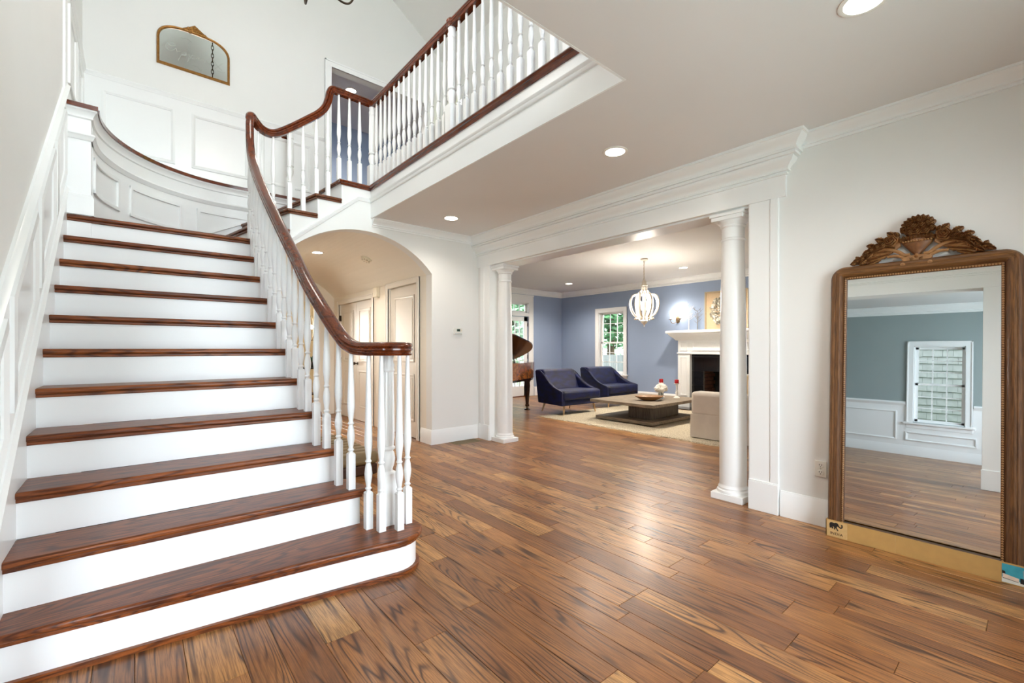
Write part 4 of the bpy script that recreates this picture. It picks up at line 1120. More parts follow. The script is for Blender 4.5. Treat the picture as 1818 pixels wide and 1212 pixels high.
recessed(5.25, 4.34, LH, 'recessed light in the living room just past the beam', GL, 95)
recessed(7.72, 7.10, LH, 'recessed light in the living room near the glazed door', GL, 95)
recessed(7.82, 4.32, LH, 'recessed light in the living room near the mantel', GL, 95)
recessed(1.93, 6.45, arch_z(1.93) - 0.001, 'recessed light in the vaulted passage ceiling', 'recessed lights elsewhere', 42)
recessed(2.576, 6.923, 5.2, 'recessed light in the upstairs room ceiling beyond the doorway', 'recessed lights elsewhere', 85)
# smoke detector on the vault
sx_, sy_ = 2.44, 5.98
sz_ = arch_z(sx_); nv = Vector((AC - sx_, 0, -(sz_ - (ASP + AR - ARAD)))).normalized()
def vf(p):
    u = Vector((0, 1, 0)); w = nv.cross(u)
    return tuple(Vector((sx_, sy_, sz_)) + w * p[0] + u * p[1] + nv * p[2])
sd = thing('smoke_detector', (sx_, sy_, sz_), 'round ivory smoke detector on the vaulted passage ceiling', 'smoke detector')
G(vf).lathe((0, 0, 0), [(0.075, 0), (0.075, 0.012), (0.062, 0.014), (0.060, 0.030), (0.050, 0.038), (0.001, 0.040)], 28).build('body', 'ivory', parent=sd)
for k in range(8):
    a = 2 * pi * k / 8; G(vf).box(0.050 * cos(a) - 0.006, 0.050 * cos(a) + 0.006, 0.050 * sin(a) - 0.006, 0.050 * sin(a) + 0.006, 0.02, 0.039).build('vent_slot', 'brass', parent=sd)
# door chime box
cb = thing('door_chime', (HX, 6.55, 2.0), 'small ivory chime box between the passage doors', 'chime')
G(frd_out).box(6.47, 6.60, 1.985, 2.125, 0, 0.06).build('cover', 'ivory', parent=cb, bevel=0.006)
G(frd_out).box(6.49, 6.50, 1.97, 2.0, 0.0, 0.05).build('base_plate', 'ivory', parent=cb)
# thermostat
fb = frame_of((0, YB, 0), (1, 0, 0), (0, -1, 0))
th = thing('thermostat', (3.227, YB, 1.43), 'white wall thermostat with small grey display beside the arch', 'thermostat')
G(fb).box(3.165, 3.29, 1.385, 1.47, 0, 0.026).build('body', 'plastic', parent=th, bevel=0.006)
G(fb).box(3.205, 3.255, 1.425, 1.458, 0.024, 0.028).build('display', 'lcd', parent=th)
G(fb).box(3.213, 3.228, 1.433, 1.450, 0.027, 0.0285).build('digit', 'ink', parent=th); G(fb).box(3.231, 3.246, 1.433, 1.450, 0.027, 0.0285).build('digit', 'ink', parent=th)
G(fb).box(3.268, 3.280, 1.43, 1.45, 0.024, 0.028).build('button', 'ivory', parent=th); G(fb).box(3.175, 3.28, 1.392, 1.398, 0.024, 0.027).build('seam', 'grey_print', parent=th)
# outlet
fo = frame_of((XR, 0, 0), (0, 1, 0), (-1, 0, 0))
ol = thing('wall_outlet', (XR, 0.975, 0.385), 'white duplex outlet low on the wall left of the leaning mirror', 'outlet')
G(fo).box(0.938, 1.008, 0.332, 0.440, 0, 0.007).build('cover_plate', 'plastic', parent=ol, bevel=0.003)
for z in (0.362, 0.410):
    rc = G(fo).lathe((0.973, z, 0.006), [(0.019, 0), (0.018, 0.004), (0.001, 0.004)], 20).build('receptacle', 'plastic', parent=ol)
    for dx in (-0.008, 0.006): G(fo).box(0.973 + dx, 0.973 + dx + 0.003, z - 0.001, z + 0.009, 0.009, 0.0108).build('slot', 'ink', parent=rc)
    G(fo).lathe((0.973, z - 0.009, 0.009), [(0.003, 0), (0.003, 0.0018), (0.0005, 0.0018)], 8).build('slot', 'ink', parent=rc)
G(fo).lathe((0.973, 0.386, 0.006), [(0.004, 0), (0.003, 0.002), (0.0005, 0.002)], 10).build('screw', 'nickel', parent=ol)
# light switch on the upper wall
fu = frame_of((0, YFAR, 0), (1, 0, 0), (0, -1, 0))
ls = thing('light_switch', (1.84, YFAR, 4.2), 'white switch plate beside the upstairs doorway', 'switch')
G(fu).box(1.80, 1.875, 4.10, 4.22, 0, 0.006).build('cover_plate', 'plastic', parent=ls, bevel=0.002); G(fu).box(1.83, 1.845, 4.145, 4.175, 0.006, 0.016).build('toggle', 'plastic', parent=ls)
# floor vent
fv = thing('floor_vent', (3.27, 4.82, 0), 'rectangular metal floor vent at the foot of the arched wall', 'vent')
g = G(); g.box(3.08, 3.475, 4.72, 4.735, 0, 0.005); g.box(3.08, 3.475, 4.885, 4.90, 0, 0.005); g.box(3.08, 3.095, 4.735, 4.885, 0, 0.005); g.box(3.46, 3.475, 4.735, 4.885, 0, 0.005)
g.build('frame', 'vent_metal', parent=fv)
G().box(3.095, 3.46, 4.735, 4.885, 0, 0.0015).build('backing', 'vent_dark', parent=fv)
for k in range(9): y = 4.744 + 0.016 * k; G().box(3.097, 3.458, y, y + 0.006, 0.001, 0.0045).build('slat', 'vent_metal', parent=fv)
# ================================================================ LEANING MIRROR
TILT = radians(2.8)
MB0 = Vector((3.455, 0.48, 0.10))
MU = Vector((0, -1, 0)); MV = Vector((sin(TILT), 0, cos(TILT))); MN = Vector((-cos(TILT), 0, sin(TILT)))
def mf(p): return tuple(MB0 + MU * p[0] + MV * p[1] + MN * p[2])
mir = thing('floor_mirror', (3.47, 0.48, 0), 'tall carved wooden mirror leaning on the wall beside the columned opening', 'mirror')
G(mf).box(-0.345, 0.345, -0.03, 1.555, -0.006, 0.0).build('glass', 'mirror', parent=mir, sharp=0)
G(mf).box(-0.41, 0.41, -0.08, 1.60, -0.03, -0.008).build('back_board', 'card', parent=mir)
# moulded frame: profile across the frame (w from the inner edge outwards, height)
FP = [(0, -0.01), (0, 0.008), (0.010, 0.014), (0.016, 0.012), (0.020, 0.022), (0.034, 0.034), (0.048, 0.036), (0.056, 0.030), (0.062, 0.032), (0.074, 0.028), (0.084, 0.014), (0.088, -0.006), (0.088, -0.03), (0.02, -0.03)]
def frame_loop(w):
    """half of one frame line at distance w from the glass edge: up the right side, round the shoulder, to the middle of the top"""
    hw, hv = 0.337 + w, 1.547 + w * 0.97; r = 0.082 * (w / 0.088) ** 1.5
    side_ = [(hw, -0.08), (hw, 0.4), (hw, 0.9), (hw, hv - r)]
    arc_ = [(hw - r + r * cos(pi/2 * k / 10), hv - r + r * sin(pi/2 * k / 10)) for k in range(1, 10)]
    top_ = [(hw - r, hv), (0.2, hv), (0.0, hv)]
    return side_ + arc_, arc_, top_
def frame_piece(name, pick, mat, sgn):
    g = G(mf); rings = []
    for w, h in FP:
        sa, ar, tp = frame_loop(w)
        pts = sa[:9] if pick == 'side' else sa[8:] + tp
        rings.append([g.P((sgn * p[0], p[1], h)) for p in pts])
    n = len(rings)
    for j in range(n):
        A, B = rings[j], rings[(j+1) % n]
        for k in range(len(A) - 1): g.face([A[k], A[k+1], B[k+1], B[k]])
    g.face([r[0] for r in rings]); g.face([r[-1] for r in rings][::-1])
    return g.build(name, mat, parent=mir, sharp=30)
for sg_ in (-1, 1):
    frame_piece('frame_side', 'side', 'frame_wood', sg_); frame_piece('frame_top', 'top', 'frame_wood_y', sg_)
G(mf).box(-0.337, 0.337, -0.08, 0.0, -0.03, 0.02).build('frame_bottom', 'frame_wood_y', parent=mir)
# bead row along the inner edge
g = G(mf)
def beads(u0, v0, u1, v1):
    L = hypot(u1-u0, v1-v0); n = int(L / 0.0125)
    for k in range(n + 1):
        t = k / n; g.ball((u0 + (u1-u0)*t, v0 + (v1-v0)*t, 0.012), 0.0052, 6, 4)
beads(-0.344, 0.0, -0.344, 1.554); beads(0.344, 0.0, 0.344, 1.554); beads(-0.344, 1.554, 0.344, 1.554)
g.build('bead_row', 'carved', parent=mir, kind='stuff')
# carved crest
crest = G(mf); 
crest.prism([(-0.05, 1.60), (0.05, 1.60), (0.07, 1.64), (0.035, 1.655), (-0.035, 1.655), (-0.07, 1.64)], -0.012, 0.02, 'z')
crest = crest.build('crest', 'carved', parent=mir, label='carved crest of urn, roses and scrolling leaves', bevel=0.004)
def rosette(u, v, r, d=0.058):
    r = r * 1.12
    g = G(mf)
    for q, rr_, hh, ph in ((5, r, d * 0.7, 0), (5, r * 0.68, d * 0.95, 0.6), (4, r * 0.4, d * 1.15, 0.2)):
        prof = []
        N = 30; rings = []
        for f, h in ((1.0, -0.012), (1.0, hh * 0.55), (0.9, hh * 0.9), (0.72, hh * 0.72), (0.4, hh * 0.8), (0.02, hh)):
            ring = []
            for k in range(N):
                a = 2 * pi * k / N; p = 1 - 0.16 * (0.5 - 0.5 * cos(q * a + ph)) if f > 0.5 else 1
                ring.append(g.P((u + rr_ * f * p * cos(a), v + rr_ * f * p * sin(a), h)))
            rings.append(ring)
        for A, B in zip(rings, rings[1:]):
            for k in range(N): g.face([A[k], A[(k+1) % N], B[(k+1) % N], B[k]])
    return g.build('rosette', 'carved', parent=crest, sharp=25)
def leafp(u, v, ang, L, w, d=0.044, curl=0.0):
    w = w * 1.3; L = L * 1.08
    """carved leaf with a midrib and lobed edge"""
    g = G(mf); n = 9; rows = []
    for k in range(n + 1):
        t = k / n; a = ang + curl * t
        cu = u + L * t * cos(ang + curl * t / 2); cv = v + L * t * sin(ang + curl * t / 2)
        ww = w * (sin(pi * min(1, 0.12 + 0.88 * t)) ** 0.7) * (1 - 0.25 * (k % 2)) if k < n else 0.001
        h = d * (0.6 + 0.4 * sin(pi * t))
        nx, ny = -sin(a), cos(a)
        rows.append([g.P((cu + nx*s_*ww, cv + ny*s_*ww, hh)) for s_, hh in ((-1, -0.012), (-1, h*0.45), (-0.55, h*0.8), (-0.12, h*0.6), (0, h), (0.12, h*0.6), (0.55, h*0.8), (1, h*0.45), (1, -0.012))])
    for A, B in zip(rows, rows[1:]):
        for j in range(8): g.face([A[j], A[j+1], B[j+1], B[j]])
    return g.build('leaf', 'carved', parent=crest, sharp=25)
def scroll(pts, r):
    P = catmull([(a, b, 0.008) for a, b in pts], 5)
    g = G(mf); g.tube([tuple(p) for p in P], [r * (0.55 + 0.45 * sin(pi * (0.15 + 0.8 * k / len(P)))) for k in range(len(P))], 8, flat=1.0)
    return g.build('scroll', 'carved', parent=crest)
for sg_ in (-1, 1):
    G(mf).prism([(sg_ * a_, b_) for a_, b_ in ((0.074, 1.722), (0.080, 1.780), (0.098, 1.792), (0.132, 1.782), (0.168, 1.762), (0.204, 1.742), (0.226, 1.712), (0.250, 1.690), (0.285, 1.660), (0.305, 1.640), (0.24, 1.636), (0.215, 1.625), (0.17, 1.655), (0.11, 1.690))], -0.014, 0.010, 'z').build('garland_ground', 'carved', parent=crest, bevel=0.003)
# urn with gadroons
g = G(mf); pr = [(0.012, 1.652), (0.018, 1.664), (0.024, 1.672), (0.040, 1.692), (0.056, 1.712), (0.066, 1.728), (0.070, 1.738), (0.066, 1.744), (0.064, 1.750), (0.062, 1.768), (0.058, 1.776), (0.001, 1.776)]
def urn_ring(r, v):
    return [g.P((r * cos(pi * k / 14), v, -0.01 + 0.034 * sin(pi * k / 14) * (r / 0.07 * 0.6 + 0.4))) for k in range(15)]
rings = [urn_ring(r, v) for r, v in pr]
for A, B in zip(rings, rings[1:]):
    for k in range(14): g.face([A[k], A[k+1], B[k+1], B[k]])
urn = g.build('urn', 'carved', parent=crest)
for k in range(9):
    u = -0.056 + 0.014 * k; leafp(u, 1.746, pi/2 - u * 4, 0.03, 0.008, 0.036)
for k in range(11): u = -0.062 + 0.0124 * k; g = G(mf); g.ball((u, 1.738, 0.026 - 2.2 * u * u), 0.006, 8, 5); g.build('bead', 'carved', parent=crest)
for (u, v, r) in ((0.0, 1.80, 0.026), (-0.034, 1.798, 0.022), (0.036, 1.796, 0.022), (-0.018, 1.835, 0.024), (0.020, 1.834, 0.024), (-0.058, 1.812, 0.018), (0.062, 1.808, 0.018), (0.004, 1.860, 0.018), (-0.040, 1.842, 0.016), (0.044, 1.84, 0.016)): rosette(u, v, r)
for k in range(9):
    a = radians(20 + 17.5 * k); leafp(0.005 + 0.045 * cos(a), 1.82 + 0.036 * sin(a), a, 0.034, 0.013)
for sgn in (-1, 1):
    for (u, v, r) in ((0.118, 1.755, 0.034), (0.158, 1.742, 0.020), (0.185, 1.732, 0.018), (0.212, 1.716, 0.015)): rosette(sgn * u, v, r)
    for (u, v, a, L, w) in ((0.090, 1.778, 70, 0.03, 0.013), (0.105, 1.785, 40, 0.04, 0.014), (0.150, 1.765, 20, 0.045, 0.014), (0.195, 1.742, 5, 0.04, 0.013), (0.215, 1.720, -30, 0.045, 0.012), (0.240, 1.695, -45, 0.045, 0.011), (0.262, 1.668, -10, 0.04, 0.012), (0.272, 1.668, 45, 0.025, 0.009), (0.285, 1.655, -25, 0.035, 0.010), (0.085, 1.755, 190, 0.03, 0.010), (0.150, 1.720, -20, 0.06, 0.012), (0.205, 1.700, -50, 0.05, 0.011), (0.235, 1.668, -40, 0.05, 0.012)):
        aa = radians(a) if sgn > 0 else pi - radians(a)
        leafp(sgn * u, v, aa, L, w)
    for (u, v, a, L, w) in ((0.12, 1.695, 2, 0.13, 0.018), (0.13, 1.678, -14, 0.11, 0.014), (0.17, 1.655, -22, 0.075, 0.011), (0.10, 1.712, 12, 0.12, 0.011)):
        aa = radians(a) if sgn > 0 else pi - radians(a)
        leafp(sgn * u, v, aa, L, w, 0.03)
    scroll([(sgn * u, v) for u, v in ((0.030, 1.662), (0.055, 1.662), (0.085, 1.686), (0.115, 1.700), (0.150, 1.705))], 0.011)
    scroll([(sgn * u, v) for u, v in ((0.135, 1.662), (0.100, 1.664), (0.066, 1.650), (0.046, 1.624), (0.046, 1.602), (0.060, 1.592), (0.072, 1.600), (0.066, 1.608))], 0.010)
    G(mf).lathe((sgn * 0.060, 1.602, 0.0), [(0.015, 0), (0.015, 0.026), (0.010, 0.034), (0.001, 0.036)], 16).build('scroll_eye', 'carved', parent=crest)
    scroll([(sgn * u, v) for u, v in ((0.028, 1.652), (0.036, 1.635), (0.030, 1.612), (0.034, 1.595))], 0.007)
for (u, v, a, L) in ((-0.002, 1.63, 90, 0.03), (-0.012, 1.62, 130, 0.03), (0.010, 1.62, 50, 0.03), (0, 1.615, 270, 0.035), (-0.014, 1.612, 230, 0.025), (0.014, 1.612, 310, 0.025)): leafp(u, v, radians(a), L, 0.011, 0.03)
G(mf).ball((0, 1.655, 0.022), 0.008, 10, 6).build('bead', 'carved', parent=crest)
# cardboard strip left on the foot of the mirror, with print
pk = G(); pk.box(3.412, 3.416, 0.030, 0.904, 0.002, 0.104); pk.box(3.412, 3.47, 0.900, 0.904, 0.002, 0.104); pk.box(3.412, 3.50, 0.030, 0.904, 0.0, 0.003); pk.box(3.4155, 3.419, 0.030, 0.904, 0.088, 0.106)
pk = pk.build('packing_strip', 'card', parent=mir, label='cardboard packing strip printed with an elephant')
pf = frame_of((3.412, 0, 0), (0, -1, 0), (-1, 0, 0))
G(pf).box(-0.898, -0.79, 0.004, 0.102, 0, 0.0006).build('printed_patch', 'card_pale', parent=pk, sharp=0)
G(pf).box(-0.560, -0.5585, 0.003, 0.104, 0, 0.0006).build('fold_line', 'card_pale', parent=pk, sharp=0)
def flat(poly, name, mat, d=0.0012, parent=pk): return G(pf).prism(poly, 0.0006, d, 'z').build(name, mat, parent=parent, sharp=0)
ex, ey, es = -0.886, 0.043, 0.062
el = [(0.04, 0.44), (0.02, 0.72), (0.08, 0.90), (0.22, 0.97), (0.40, 0.94), (0.50, 0.96), (0.58, 1.02), (0.70, 1.0), (0.78, 0.90), (0.83, 0.74), (0.92, 0.58), (1.02, 0.56), (1.06, 0.68), (1.02, 0.84), (1.08, 0.96), (1.16, 0.84), (1.17, 0.62), (1.10, 0.46), (0.96, 0.42), (0.84, 0.48), (0.76, 0.60), (0.68, 0.56), (0.66, 0.40), (0.78, 0.16), (0.80, 0.04), (0.70, 0.04), (0.66, 0.16), (0.56, 0.36), (0.52, 0.14), (0.42, 0.14), (0.44, 0.34), (0.40, 0.48), (0.30, 0.46), (0.36, 0.30), (0.34, 0.20), (0.24, 0.20), (0.20, 0.36), (0.16, 0.38), (0.16, 0.24), (0.06, 0.24)]
flat([(ex + a * es, ey + b * es * 0.82) for a, b in el], 'elephant_print', 'ink')
cu = bpy.data.curves.new('lettering', 'FONT'); cu.body = 'INDIA'; cu.size = 0.024; cu.extrude = 0.0004; cu.space_character = 1.1
tx = bpy.data.objects.new('lettering', cu); COL.objects.link(tx)
bpy.context.view_layer.update()
me = bpy.data.meshes.new_from_object(tx); bpy.data.objects.remove(tx)
g = G(pf); g.v = [pf((-0.882 + v.co.x, 0.016 + v.co.y, 0.0010 + v.co.z)) for v in me.vertices]; g.f = [tuple(p.vertices) for p in me.polygons]
g.build('lettering', 'ink', parent=pk, sharp=0)
# picture label on the right end of the strip
st = G(pf).box(-0.137, -0.034, 0.006, 0.100, 0, 0.0010).build('picture_label', 'teal', parent=pk, sharp=0)
flat([(-0.137, 0.006), (-0.034, 0.006), (-0.034, 0.020), (-0.137, 0.030)], 'picture_print', 'paper', 0.0014, st)
flat([(-0.134, 0.028), (-0.078, 0.022), (-0.078, 0.040), (-0.134, 0.050)], 'picture_print', 'pink_print', 0.0016, st)
flat([(-0.134, 0.026), (-0.080, 0.020), (-0.080, 0.022), (-0.134, 0.029)], 'picture_print', 'ink', 0.0018, st)
flat([(-0.074, 0.018), (-0.034, 0.014), (-0.034, 0.044), (-0.074, 0.044)], 'picture_print', 'ink', 0.0016, st)
flat([(-0.062, 0.040), (-0.034, 0.036), (-0.034, 0.084), (-0.066, 0.084)], 'picture_print', 'grey_print', 0.0018, st)
flat([(-0.136, 0.050), (-0.124, 0.050), (-0.126, 0.062), (-0.136, 0.066)], 'picture_print', 'ink', 0.0016, st)

# ================================================================ ARCHED WALL MIRROR
am = thing('wall_mirror', (0.53, YFAR, 4.29), 'small arched gold mirror hanging high above the curved stair', 'mirror')
AMu0, AMu1, AMz0 = 0.190, 0.868, 4.305
fa = frame_of((0, YFAR, 0), (1, 0, 0), (0, -1, 0))
def am_outline(off):
    u0, u1, z0 = AMu0 + off, AMu1 - off, AMz0 + off
    zs_ = 4.60 - off * 0.2; top = 4.775 - off; c = (u0 + u1) / 2; hw = (u1 - u0) / 2
    pts = [(u0, z0), (u1, z0), (u1, zs_)]
    for k in range(1, 24):
        a = pi * k / 24; e = 0.62
        cu_, su_ = cos(a), sin(a)
        pts.append((c + hw * (abs(cu_) ** e) * (1 if cu_ > 0 else -1), zs_ + (top - zs_) * su_ ** 0.95))
    pts.append((u0, zs_)); return pts
G(fa).prism(am_outline(0.015), 0.008, 0.012, 'z').build('glass', 'mirror_pale', parent=am, sharp=0)
g = G(fa); loops = []
for off, h in ((0.0, 0.0), (0.0, 0.016), (0.008, 0.026), (0.016, 0.022), (0.022, 0.026), (0.026, 0.014), (0.026, 0.0)): loops.append([g.P((p[0], p[1], h)) for p in am_outline(off)])
for A, B in zip(loops, loops[1:]):
    n = len(A)
    for k in range(n): g.face([A[k], A[(k+1) % n], B[(k+1) % n], B[k]])
g.build('frame', 'gold', parent=am, sharp=45)
rz = random.Random(3)
g = G(fa); g.prism([(0.40, 4.752), (0.66, 4.752), (0.62, 4.79), (0.56, 4.83), (0.53, 4.852), (0.50, 4.83), (0.44, 4.79)], 0.004, 0.018, 'z')
ac = g.build('crest', 'gold', parent=am, label='gold flowered crest', bevel=0.004)
for k in range(34):
    u = rz.uniform(-0.11, 0.11); hmax = 4.842 - abs(u) * 0.72; v = rz.uniform(4.758, max(4.765, hmax))
    G(fa).ball((0.53 + u, v, 0.018), rz.uniform(0.008, 0.016), 8, 5, 1, 1, 0.8).build('blossom', 'gold', parent=ac)
# etched script strokes across the glass
def stroke(pts):
    P = catmull([(a, b, 0.0125) for a, b in pts], 6)
    G(fa).tube([tuple(p) for p in P], 0.0016, 5).build('etched_stroke', 'etch', parent=am)
stroke([(0.27, 4.52), (0.29, 4.56), (0.33, 4.575), (0.35, 4.55), (0.31, 4.535), (0.28, 4.54), (0.27, 4.50), (0.30, 4.48), (0.34, 4.50), (0.36, 4.52), (0.37, 4.49), (0.40, 4.51)])
stroke([(0.38, 4.40), (0.42, 4.50), (0.45, 4.51), (0.44, 4.475), (0.41, 4.475), (0.45, 4.485), (0.48, 4.50), (0.46, 4.41), (0.50, 4.50), (0.53, 4.51), (0.52, 4.475), (0.49, 4.475)])
stroke([(0.54, 4.48), (0.57, 4.51), (0.56, 4.475), (0.60, 4.50), (0.62, 4.475), (0.64, 4.51), (0.66, 4.475), (0.70, 4.50), (0.72, 4.475)])
stroke([(0.70, 4.55), (0.74, 4.49), (0.79, 4.45)]); stroke([(0.80, 4.54), (0.76, 4.49), (0.72, 4.44)]); stroke([(0.74, 4.43), (0.79, 4.425), (0.82, 4.44)])
stroke([(0.50, 4.40), (0.54, 4.395), (0.57, 4.40)]); stroke([(0.56, 4.385), (0.585, 4.37), (0.60, 4.39)])
stroke([(0.40, 4.66), (0.46, 4.67), (0.50, 4.65)])

# ================================================================ FOYER CHANDELIER (only its lowest scrolls reach into view)
fc = thing('foyer_chandelier', (1.0, 3.5, 3.72), 'iron chandelier whose lowest scrolls hang into the top of the picture', 'chandelier')
CX, CY = 1.0, 3.5
g = G(); g.tube([(CX, CY, 4.17), (CX, CY, 4.5)], 0.012, 10); g.lathe((CX, CY, 4.12), [(0.001, 0), (0.02, 0.012), (0.035, 0.04), (0.02, 0.07), (0.03, 0.12), (0.012, 0.16)], 16); g.build('stem', 'bronze', parent=fc)
for k in range(6):
    a = radians(20) + 2 * pi * k / 6; ca, sa = cos(a), sin(a)
    pts = [(0.03, 4.20), (0.10, 4.06), (0.22, 3.96), (0.34, 3.98), (0.40, 4.08), (0.36, 4.14), (0.32, 4.10)]
    arm = G().tube(catmull([(CX + r * ca, CY + r * sa, z) for r, z in pts], 5), 0.008, 8).build('arm', 'bronze', parent=fc)
    G().lathe((CX + 0.40 * ca, CY + 0.40 * sa, 4.08), [(0.001, 0), (0.04, 0.006), (0.045, 0.016), (0.012, 0.018), (0.012, 0.11), (0.001, 0.112)], 12).build('candle_cup', 'twig', parent=arm)
    G().ball((CX + 0.40 * ca, CY + 0.40 * sa, 4.21), 0.018, 10, 8, 1, 1, 1.6).build('bulb', 'bulb', parent=arm)
d = bpy.data.lights.new('foyer_chandelier_glow', 'POINT'); d.energy = 26; d.color = (1.0, 0.93, 0.84); d.shadow_soft_size = 0.3
o = bpy.data.objects.new('foyer_chandelier_glow', d); COL.objects.link(o); o.parent = fc; o.location = (0, 0, 0.55)
def chain(parent, x, y, z0, z1, mat, r=0.02, w=0.004):
    n = int((z1 - z0) / (r * 2.5))
    for k in range(n):
        z = z0 + (z1 - z0) * (k + 0.5) / n; h = (z1 - z0) / n * 0.64
        if k < 2:
            pts = []
        ax = (1, 0) if k % 2 else (0, 1)
        pts = [(x + ax[0] * r * 0.62 * cos(2*pi*j/12), y + ax[1] * r * 0.62 * cos(2*pi*j/12), z + h * sin(2*pi*j/12)) for j in range(12)]
        G().tube(pts, w, 6, close=True).build('chain_link', mat, parent=parent)
chain(fc, CX, CY, 4.5, 7.6, 'bronze', 0.026, 0.006)
# ================================================================ LIVING ROOM
# ---- fireplace
FX = 8.65; FC = 3.98
fp = thing('fireplace', (8.75, FC, 0), 'white panelled mantel fireplace with black tile surround', 'fireplace')
fm = frame_of((FX, 0, 0), (0, 1, 0), (-1, 0, 0))
g = G()
for s in (-1, 1):
    a, b = sorted((FC + s * 0.92, FC + s * 0.66)); g.box(FX, LX, a, b, 0, 1.09)
g.box(FX + 0.001, LX, FC - 0.919, FC + 0.919, 1.09, 1.40)
body = g.build('mantel_body', 'trim', parent=fp, bevel=0.004)
for s in (-1, 1):
    a, b = sorted((FC + s * 0.87, FC + s * 0.71))
    picture_frame(G(fm), a, b, 0.24, 1.04, 0.03, 0.014).build('panel', 'trim', parent=body)
    picture_frame(G(fm), a, b, 1.16, 1.34, 0.025, 0.012).build('panel', 'trim', parent=body)
    p, q = sorted((FC + s * 0.94, FC + s * 0.65)); G().box(FX - 0.02, LX, p, q, 0, 0.16).build('plinth', 'trim', parent=body, bevel=0.004)
    p, q = sorted((FC + s * 0.935, FC + s * 0.65)); G().box(FX - 0.02, FX + 0.05, p, q, 1.098, 1.122).build('necking', 'trim', parent=body, bevel=0.004)
picture_frame(G(fm), FC - 0.60, FC + 0.60, 1.16, 1.34, 0.03, 0.014).build('panel', 'trim', parent=body)
MP = [(0, 1.374), (0.018, 1.376), (0.03, 1.392), (0.045, 1.405), (0.05, 1.42), (0.07, 1.436), (0.10, 1.46), (0.125, 1.49), (0.135, 1.512), (0.16, 1.516), (0.17, 1.53), (0.17, 1.556), (0.16, 1.574), (0, 1.574)]
G().sweep([(LX, FC + 0.94, 0), (FX, FC + 0.94, 0), (FX, FC - 0.94, 0), (LX, FC - 0.94, 0)], MP, side=1).build('shelf_molding', 'trim', parent=fp)
G().box(FX + 0.004, LX, FC - 0.935, FC + 0.935, 1.402, 1.5735).build('shelf', 'trim', parent=fp)
# black tile surround, one object per tile
TX = 8.74; TS = 0.29
tl = thing('hearth_surround', (TX, FC, 0), 'glossy black tile surround inside the white mantel', None)
tl.parent = fp; tl.location = Vector((TX, FC, 0)) - WO[fp.name]; WO[tl.name] = Vector((TX, FC, 0))
gb = G(); gb.box(TX + 0.012, TX + 0.05, FC - 0.66, FC - 0.42, 0, 1.09); gb.box(TX + 0.012, TX + 0.05, FC + 0.42, FC + 0.66, 0, 1.09); gb.box(TX + 0.012, TX + 0.05, FC - 0.42, FC + 0.42, 0.75, 1.09)
gb.build('grout', 'grout', parent=tl)
for s in (-1, 1):
    for z0, z1 in ((0, 0.17), (0.17, 0.46), (0.46, 0.75)):
        a, b = sorted((FC + s * 0.42, FC + s * 0.66)); G().box(TX, TX + 0.03, a + 0.002, b - 0.002, z0 + 0.002, z1 - 0.002).build('tile', 'tile_black', parent=tl, bevel=0.001)
for k in range(5):
    a = FC - 0.66 + 1.32 * k / 5; b = a + 1.32 / 5
    G().box(TX, TX + 0.03, a + 0.002, b - 0.002, 0.752, 1.040).build('tile', 'tile_black', parent=tl, bevel=0.001)
    G().box(TX, TX + 0.03, a + 0.002, b - 0.002, 1.044, 1.09).build('tile', 'tile_black', parent=tl, bevel=0.001)
# firebox of bricks
fbx = thing('firebox', (9.0, FC, 0), 'brick lined firebox', None); fbx.parent = fp; fbx.location = Vector((9.0, FC, 0)) - WO[fp.name]; WO[fbx.name] = Vector((9.0, FC, 0))
g = G(); g.box(9.26, 9.34, FC - 0.46, FC + 0.46, 0, 0.82); g.box(8.77, 9.34, FC - 0.50, FC - 0.455, 0, 0.82); g.box(8.77, 9.34, FC + 0.455, FC + 0.50, 0, 0.82); g.box(8.77, 9.34, FC - 0.5, FC + 0.5, 0.79, 0.84); g.box(8.75, 9.34, FC - 0.5, FC + 0.5, -0.01, 0.02)
g.build('shell', 'soot', parent=fbx)
for r in range(10):
    z = 0.02 + r * 0.076
    for s in (-1, 1):
        for c in range(3):
            x0 = 8.772 + c * 0.17 - (0.085 if r % 2 else 0); x1 = x0 + 0.16
            x0 = max(x0, 8.772)
            a, b = sorted((FC + s * 0.425, FC + s * 0.46)); G().box(x0, x1, a, b, z, z + 0.066).build('brick', 'brick', parent=fbx, bevel=0.003)
for (y, z, r, dx) in ((FC + 0.05, 0.099, 0.045, -0.06), (FC - 0.04, 0.104, 0.05, 0.06), (FC + 0.03, 0.19, 0.045, 0.0)):
    lg = G().tube([(9.02 + dx, y - 0.26, z), (9.04 + dx, y, z + 0.008), (9.0 + dx, y + 0.26, z)], r, 10).build('fire_log', 'log', label='charred log lying in front in the firebox' if z < 0.12 and dx < 0 else ('charred log behind in the firebox' if z < 0.12 else 'charred log stacked on top in the firebox'), cat='log', group='logs in the firebox')
gt = thing('fire_grate', (9.03, FC, 0.02), 'black iron grate under the fire logs', 'grate')
for k in range(6): y = FC - 0.22 + 0.088 * k; G().box(8.93, 9.15, y, y + 0.012, 0.036, 0.048).build('bar', 'black', parent=gt)
for (x, y) in ((8.95, FC - 0.2), (8.95, FC + 0.2), (9.13, FC - 0.2), (9.13, FC + 0.2)): G().box(x, x + 0.012, y, y + 0.012, 0.02, 0.040).build('foot', 'black', parent=gt)
struct(G().box(8.30, 8.66, FC - 0.9, FC + 0.9, 0.0, 0.012), 'floor_hearth', 'tile_black', 'flat black hearth slab before the fireplace')
